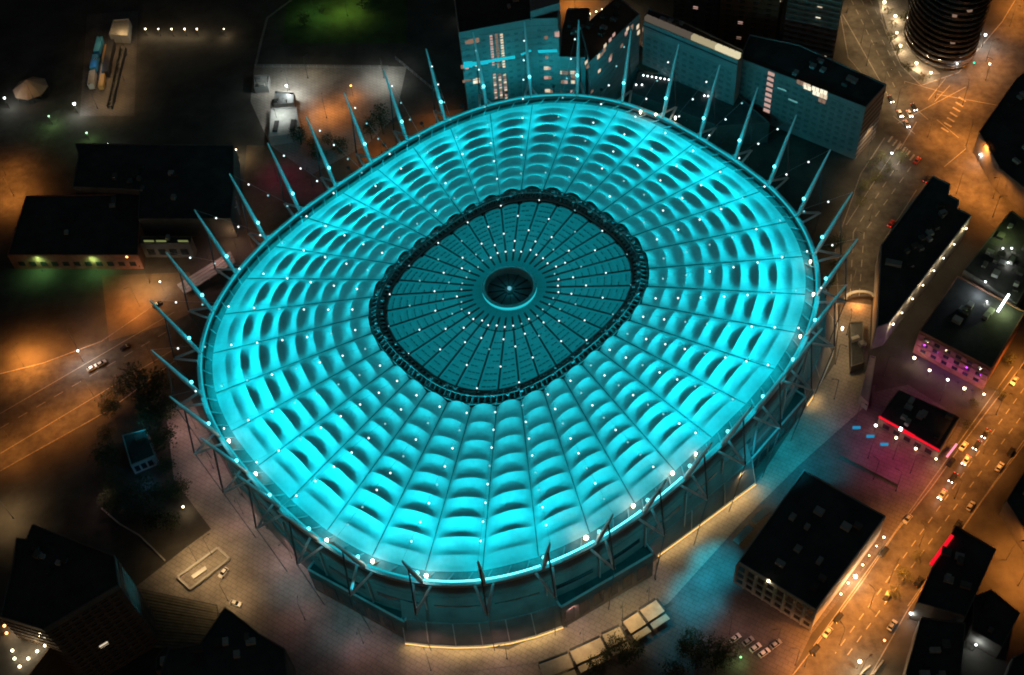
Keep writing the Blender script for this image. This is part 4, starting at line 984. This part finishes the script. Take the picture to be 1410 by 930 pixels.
# lit loading yard at the top left
o, P = building('yard_office', 'small flat cream-lit roof at the head of the loading yard', [(150, 48), (156, 28), (178, 26), (176, 50)], 5, WALL, CONC2, 0)
light('POINT', at(165, 38, 9), 1500, COLR['tan'], o)
la = thing('pallet_rack', 'long ladder-like steel rack along the lit loading yard', 'rack', at(160, 105, 0))
for k in range(16):
    f = k / 15; MB().bar(at(167 - 18 * f, 68 + 78 * f, 1.4), at(172 - 17 * f, 68 + 79 * f, 1.4), .5, .4).build('rung', DSTEEL, la)
MB().bar(at(166, 66, 1.2), at(148, 147, 1.2), .5, 2.4).build('side_rail', DSTEEL, la); MB().bar(at(173, 66, 1.2), at(154, 148, 1.2), .5, 2.4).build('side_rail', DSTEEL, la)
def trailer(px0, py0, px1, py1, label, m, H=3.6, w=3.0):
    a, b = at(px0, py0, 0), at(px1, py1, 0); d = (b - a).normalized(); n = Vector((-d.y, d.x, 0)); t = thing('trailer', label, 'trailer', (a + b) / 2, 'trailers in the loading yard')
    up = Vector((0, 0, 1))
    MB().bar(a + up * (H / 2 + .9), b + up * (H / 2 + .9), w, H).build('cargo_box', m, t)
    MB().bar(a + up * .8, b + up * .8, w * .5, .25).build('chassis', DSTEEL, t)
    for f in (.12, .2, .85):
        for s in (-1, 1):
            c = a.lerp(b, f) + n * s * (w / 2 - .25) + up * .5
            MB().tube([c - n * .15, c + n * .15], .5, 10).build('wheel', RUBBER, t)
TB = mat('trailer_blue', (.05, .25, .45), .5); TR = mat('trailer_black', (.02, .02, .025), .5); TO = mat('trailer_ochre', (.3, .2, .08), .5)
trailer(141, 60, 136, 80, 'blue trailer, upper of two, beside the lit loading yard', TB); trailer(135, 84, 131, 102, 'blue trailer, lower of two, beside the lit loading yard', TB)
trailer(156, 64, 148, 108, 'long black trailer in the middle of the lit loading yard', TR, 3.6, 3.4)
trailer(131, 106, 128, 125, 'pale trailer at the lower end of the loading yard', WALL); trailer(150, 68, 141, 126, 'long ochre trailer in the loading yard', TO, 2.5, 2.4)
lamp_row([(170, 75), (166, 110), (158, 145), (148, 70), (143, 110), (135, 145)], 'tan', [1.8, 2.2, 2.6, .8, 1.0, 1.5], 'lamp from the left over the lit loading yard at the top left', 'loading yard lamps')
light('POINT', at(133, 85, 7), 300, (.1, .5, 1), la)
tn = thing('tent_roof', 'brownish hipped tent roof at the upper left', 'tent', at(45, 130, 0)); c0 = at(45, 128, 0)
MB().lathe([(9, 3), (8.6, 3.3), (5, 5.5), (.4, 8.5)], c0, 8).build('roof', mat('tent_cloth', (.3, .2, .14), .9, var=.3), tn)
for k in range(8): a = 2 * PI * k / 8; MB().tube([c0 + Vector((8.3 * math.cos(a), 8.3 * math.sin(a), 0)), c0 + Vector((8.3 * math.cos(a), 8.3 * math.sin(a), 3.2))], .12).build('pole', DSTEEL, tn)
street_lamp(42, 143, 'tan', .5, 'sodium lamp below the brownish tent roof')
# car park hut and court
building('hut', 'small dark flat-roofed hut on the pale car park', [(378, 126), (405, 128), (405, 143), (377, 144)], 4, WALLD, DSTEEL, 1)
o, P = building('court_block', 'pale open court with two dark skylights below the hut', [(373, 150), (408, 148), (415, 184), (370, 190)], 5, WALL, CONC2, 0)
for px, py in [(380, 174), (403, 172)]: q = at(px, py, 5.2); MB().box(q, (2.2, 7, .8), -.1).build('skylight', TAR, o)
o, P = building('cabin', 'small pale cabin pair with teal roof at the left of the car park', [(350, 104), (371, 104), (369, 120), (350, 121)], 3.5, WALL, CONC2, 1)
fn_ = thing('fence', 'thin diagonal fence between car park and top rim of the stadium', 'fence', at(575, 105, 0))
f0, f1 = at(545, 82, 0), at(610, 136, 0)
for k in range(12): q = f0.lerp(f1, k / 11); MB().tube([q, q + Vector((0, 0, 2))], .08, 5).build('post', STEEL, fn_)
for z in (.4, 1.2, 1.95): MB().bar(f0 + Vector((0, 0, z)), f1 + Vector((0, 0, z)), .08, .1).build('rail', STEEL, fn_)
fn_ = thing('fence', 'long straight fence along the upper edge of the pale car park', 'fence', at(440, 93, 0))
f0, f1 = at(352, 93, 0), at(535, 95, 0)
for k in range(16): q = f0.lerp(f1, k / 15); MB().tube([q, q + Vector((0, 0, 2))], .08, 5).build('post', STEEL, fn_)
for z in (.4, 1.2, 1.95): MB().bar(f0 + Vector((0, 0, z)), f1 + Vector((0, 0, z)), .08, .1).build('rail', STEEL, fn_)
pth = MB(); pp = [(408, -5), (385, 12), (368, 25), (360, 55), (352, 90)]
for i in range(4): pth.bar(at(*pp[i], .06), at(*pp[i+1], .06), 1.2, .1)
pth.build('path', CONC, kind='structure')

# canopy panels by the stadium front
cp = thing('panel_canopy', 'row of beige canopy panels with dark frames below the stadium front', 'canopy', at(830, 870, 0))
PANM = mat('canopy_panel_beige', (.42, .38, .3), .8, var=.25, scale=.3)
seq = [(742, 915, 782, 900), (785, 897, 826, 878), (829, 874, 853, 863), (857, 856, 878, 843), (881, 840, 903, 826)]
for i, (x0, y0, x1, y1) in enumerate(seq):
    p0, p1 = at(x0, y0, 3.5), at(x1, y1, 3.5); d = (p1 - p0).normalized(); n = Vector((d.y, -d.x, 0))
    w = 5.2
    q = [p0, p1, p1 + n * w, p0 + n * w]
    MB().prism([(v.x, v.y) for v in q], 3.2, 3.45, True).build('canopy_panel', PANM, cp)
    q = [p0 + n * (w + .7), p1 + n * (w + .7), p1 + n * (w + 3), p0 + n * (w + 3)]
    MB().prism([(v.x, v.y) for v in q], 2.6, 2.85, True).build('canopy_panel', PANM, cp)
    MB().bar(p0 - n * .4, p1 - n * .4, .6, 1.0).build('frame_beam', DSTEEL, cp)
    MB().bar(p1 + d * .5, p1 + d * .5 + n * w, .5, .8).build('frame_beam', DSTEEL, cp)
    MB().tube([Vector((p0.x, p0.y, 0)), Vector((p0.x, p0.y, 3.1))], .18).build('post', DSTEEL, cp)

# ------------------------------------------------------------------ cars
def car_proto(m):
    b = MB(); prof = [(-2.2, .35), (-2.25, .75), (-2.0, .95), (-1.0, 1.0), (1.0, .98), (2.05, .85), (2.25, .6), (2.2, .35)]
    vs = [(x, s * .88, z) for s in (-1, 1) for x, z in prof]; n = len(prof)
    b.add(vs, [tuple(range(n)), tuple(reversed(range(n, 2*n)))] + [((i+1) % n, i, n+i, n+(i+1) % n) for i in range(n)])
    c = MB(); cp_ = [(-1.85, .96, .8), (-1.3, 1.42, .66), (.25, 1.45, .66), (1.1, .97, .8)]
    vs = [(x, s * w, z) for s in (-1, 1) for x, z, w in cp_]
    c.add(vs, [(0,1,2,3), (7,6,5,4), (0,4,5,1), (1,5,6,2), (2,6,7,3)])
    r = MB().add([(-1.25, -.62, 1.44), (.22, -.62, 1.47), (.22, .62, 1.47), (-1.25, .62, 1.44)], [(0, 1, 2, 3)])
    w = MB().tube([(0, -.11, 0), (0, .11, 0)], .33, 10)
    return (mesh_of(b, 'body', m), mesh_of(c, 'cabin', GLASSD), mesh_of(r, 'cabin_roof', m), mesh_of(w, 'wheel', RUBBER))
E_HEAD = emis('headlight_glow', (1, .95, .85), 12); E_TAIL = emis('taillight_glow', (1, .05, .03), 3)
ME_HL = mesh_of(MB().ball((0, 0, 0), .22, 8, 4), 'headlight', E_HEAD); ME_TL = mesh_of(MB().box((0, 0, 0), (.12, .4, .2)), 'taillight', E_TAIL)
ME_HL0 = mesh_of(MB().ball((0, 0, 0), .16, 8, 4), 'headlight', GLASSD); ME_TL0 = mesh_of(MB().box((0, 0, 0), (.1, .4, .2)), 'taillight', BRICK)
CARS = [car_proto(m) for m in CAR_M]
def car(px, py, tx, ty, k, label, group, head=True, tail=True):
    p, q = at(px, py, .04), at(tx, ty, .04); rz = math.atan2(q.y - p.y, q.x - p.x)
    o = thing('car', label, 'car', p, group, rz); b, c, r, w = CARS[k]
    inst('body', b, o); inst('cabin', c, o); inst('cabin_roof', r, o)
    for x in (-1.35, 1.35):
        for y in (-.82, .82): inst('wheel', w, o, (x, y, .33))
    for y in (-.62, .62):
        inst('headlight', ME_HL if head else ME_HL0, o, (2.25, y, .68)); inst('taillight', ME_TL if tail else ME_TL0, o, (-2.22, y, .78))
    if head:
        l = light('SPOT', (0, 0, 0), 500, (1, .93, .8), None, 70, .8); l.parent = o; l.location = (2.5, 0, .8); l.rotation_euler = (math.radians(82), 0, -PI/2)
    return o
G1 = 'cars queued on the orange street'
for i, (x, y, k) in enumerate([(1357, 598, 1), (1345, 614, 1), (1330, 635, 0), (1312, 659, 1), (1297, 682, 2)]):
    car(x, y, x - 16, y + 23, k, ['black car at the head of the top of the headlight queue on the orange street', 'black car second from the top in the headlight queue on the orange street', 'white car in the middle of the headlight queue on the orange street', 'black car fourth from the top in the headlight queue on the orange street', 'silver car last from the top in the headlight queue on the orange street'][i], G1)
G2 = 'cars waiting at the crossing'
for x, y, k, l in [(1226, 138, 1, 'black car at the crossing, topmost of the left lane'), (1239, 158, 0, 'white car at the crossing, second down the left lane'), (1248, 172, 2, 'silver car at the crossing, lowest of the left lane'), (1258, 149, 1, 'black car at the crossing, topmost of the right lane'), (1252, 158, 0, 'white car at the crossing, lower of the right lane')]:
    car(x, y, x + 10, y + 18, k, l, G2)
car(1262, 223, 1240, 250, 3, 'red car with glowing tail lights just below the crossing', 'cars on the grey road', False)
car(1276, 248, 1290, 230, 1, 'dark car with red tail lights at the notched end of the long dark block', 'cars on the grey road', False)
car(1227, 309, 1245, 285, 3, 'red-lit car on the grey road beside the long dark block', 'cars on the grey road', False)
car(308, 790, 300, 800, 0, 'pale car parked on the beige forecourt', 'parked cars on the forecourt', False, False)
car(325, 832, 335, 835, 2, 'silver car parked on the walk above the dark stepped roof', 'parked cars on the forecourt', False, False)
car(1222, 822, 1212, 836, 1, 'dark car on the right lane of the orange street by the lower lots', G1, False, False)
for i, (x, y) in enumerate([(173, 480), (140, 502), (128, 508), (217, 421)]):
    car(x, y, x + 20, y - 12, [1, 2, 0, 1][i], ['black car farthest up the left street', 'silver car behind the pale one on the left street', 'white car lowest on the left street below the tall lamp', 'black car in the sandy yard right of the shed'][i], 'cars on the left street', False, False)
for i, (x, y) in enumerate([(1040, 893), (1030, 884), (1052, 900), (1068, 888), (1012, 880)]):
    car(x, y, x + 14, y - 10, [0, 2, 0, 2, 0][i], ORD[i] + ' small pale car parked on the dim lower plaza', 'cars on the lower plaza', False, False)
sg = thing('traffic_signal', 'long-armed traffic signal with green light below the oval tower', 'traffic signal', at(1320, 92, 0))
q0, q1 = at(1320, 96, 0), at(1341, 88, 6.2)
MB().tube([q0, q0 + Vector((0, 0, 6.2))], .15).build('pole', DSTEEL, sg); MB().tube([q0 + Vector((0, 0, 6.1)), q1], .1).build('arm', DSTEEL, sg)
hd = MB().box(q1 + Vector((0, 0, -.3)), (.5, .5, 1.3)).build('signal_head', DSTEEL, sg); MB().ball(q1 + Vector((0, 0, .6)), .5, 8, 5).build('green_light', emis('signal_green', (.02, .9, .4), 2), hd)
for (x, y, l) in [(1363, 595, 'a'), (1334, 95, 'b')]: pass

KS = [(1408, 500), (1392, 522), (1376, 543), (1322, 612), (1305, 634), (1245, 712), (1213, 757), (1150, 848), (1135, 868), (1118, 892)]
for i, (x, y) in enumerate(KS):
    car(x + 4, y + 4, x - 20, y + 34, [1, 2, 1, 0, 1, 2, 1, 1, 2, 1][i], ORD[i] + ' parked unlit car from the top along the left kerb of the orange street', 'parked cars on the left kerb', False, False)
KS = [(1395, 628), (1380, 648), (1340, 702), (1322, 728), (1268, 806), (1232, 866)]
for i, (x, y) in enumerate(KS):
    car(x - 4, y - 4, x + 18, y - 35, [1, 0, 2, 1, 1, 2][i], ORD[i] + ' parked unlit car from the top along the right kerb of the orange street', 'parked cars on the right kerb', False, False)
# ------------------------------------------------------------------ trees
def tree_meshes(seed, R, H, leafm, nclump=46, per=13, cone=False):
    r = random.Random(seed); tr = MB()
    tr.tube([(0, 0, 0), (.1, .05, H * .3), (.05, .1, H * .62), (0, 0, H * .85)], [R * .075, R * .055, R * .035, .03], 7)
    cl = []
    for k in range(nclump):
        while True:
            x, y, z = r.uniform(-1, 1), r.uniform(-1, 1), r.uniform(-1, 1)
            if .25 < x*x + y*y + z*z < 1: break
        zz = H * .62 + z * H * .36; sc = 1 - (.75 * max(0, (zz - H * .35) / (H * .65)) if cone else 0)
        cl.append(Vector((x * R * sc * r.uniform(.75, 1.15), y * R * sc * r.uniform(.75, 1.15), zz)))
    for k in range(7):
        c = cl[k * 5]; tr.tube([(0, 0, H * (.28 + .05 * k)), (c.x * .5, c.y * .5, (c.z + H * .4) / 2), tuple(c)], [R * .03, R * .02, .02], 5)
    cr = MB()
    for c in cl:
        cs = R * r.uniform(.16, .3)
        for j in range(per):
            p = c + Vector((r.gauss(0, cs), r.gauss(0, cs), r.gauss(0, cs * .8))); s = R * r.uniform(.05, .11)
            a = Vector((r.uniform(-1, 1), r.uniform(-1, 1), r.uniform(-.5, .5))).normalized(); b = a.cross(Vector((r.uniform(-1, 1), r.uniform(-1, 1), r.uniform(.2, 1))).normalized())
            cr.add([p - a * s, p + b * s * .7, p + a * s, p - b * s * .7], [(0, 1, 2, 3)])
    return mesh_of(tr, 'trunk', BARK), mesh_of(cr, 'crown', leafm)
TK = [tree_meshes(1, 4.6, 10, LEAF, 60, 14), tree_meshes(2, 3.6, 8, LEAF, 50, 13), tree_meshes(3, 3.0, 12, LEAF, 56, 13, True), tree_meshes(4, 3.2, 6.5, LEAF2, 44, 12)]
def tree(px, py, k, label, group, s=1.0, name='tree'):
    o = thing(name, label, 'tree', at(px, py, 0), group, random.random() * 6.28); o.scale = (s, s, s * random.uniform(.9, 1.1))
    inst('trunk', TK[k][0], o); inst('crown', TK[k][1], o)
def grove(pts, k, phrase, group, s=1.0):
    pts = sorted(pts, key=lambda t: t[1] if 'from the top' in phrase else (-t[0] if 'from the right' in phrase else t[0]))
    for i, p in enumerate(pts): tree(p[0], p[1], (k + (i * 7) % 2) if k < 2 else k, (ORD[i] if i < 12 else 'last') + ' ' + phrase, group, s * random.uniform(.85, 1.15))
tree(528, 185, 2, 'big dark tree on the car park above the upper left stadium rim', 'trees by the car park', 1.7); tree(512, 192, 2, 'dark tree at the left flank of the big car park tree', 'trees by the car park', 1.2)
grove([(432, 205), (452, 200), (470, 212), (415, 198), (440, 222)], 0, 'dark tree from the left in the cluster left of the big car park tree', 'trees by the car park', .8)
grove([(170, 545), (190, 535), (205, 555), (222, 545), (158, 570), (215, 580), (235, 575), (228, 615), (232, 650), (150, 605)], 0, 'dark tree from the top in the grove round the small kiosk', 'grove left of the stadium', 1.15)
grove([(155, 640), (160, 670), (178, 690), (205, 690), (228, 690), (190, 715), (215, 725), (240, 725), (165, 700), (250, 680)], 0, 'dark tree from the top in the lower grove left of the stadium', 'grove left of the stadium', 1.1)
grove([(1200, 232), (1212, 222), (1222, 238), (1205, 250), (1190, 262), (1183, 285), (1240, 225)], 3, 'olive tree from the top in the row below the orange crossing', 'trees along the grey road', .9)
grove([(1222, 20), (1228, 40), (1225, 60), (1235, 75), (1250, 100), (1246, 30), (1252, 60), (1270, 112)], 3, 'olive tree from the top on the drive round the oval tower', 'drive trees', .8)
grove([(835, 912), (848, 895), (862, 918), (822, 925), (872, 900)], 1, 'spiky dark tree from the left amid the canopy panels', 'trees by the canopy', 1.0)
grove([(940, 905), (958, 920), (925, 930), (975, 900), (985, 922), (1000, 905), (950, 885)], 1, 'dark tree from the left in the clump at the bottom of the plaza', 'plaza clump', 1.1)
grove([(1148, 372), (1140, 395), (1135, 345), (1152, 340)], 0, 'dark tree from the right, under the right masts', 'trees under the right masts', .7)
grove([(1338, 560), (1375, 545), (1352, 520), (1330, 590), (1390, 500)], 3, 'pale olive tree from the left along the kerb of the orange street', 'street trees', .7)
grove([(1245, 800), (1262, 770), (1232, 820), (1240, 790)], 3, 'olive street tree from the left beside the lower right blocks', 'lower street trees', .7)
grove([(445, 18), (420, 35), (500, 12)], 0, 'dark tree from the left on the top lawn', 'lawn trees', .8)
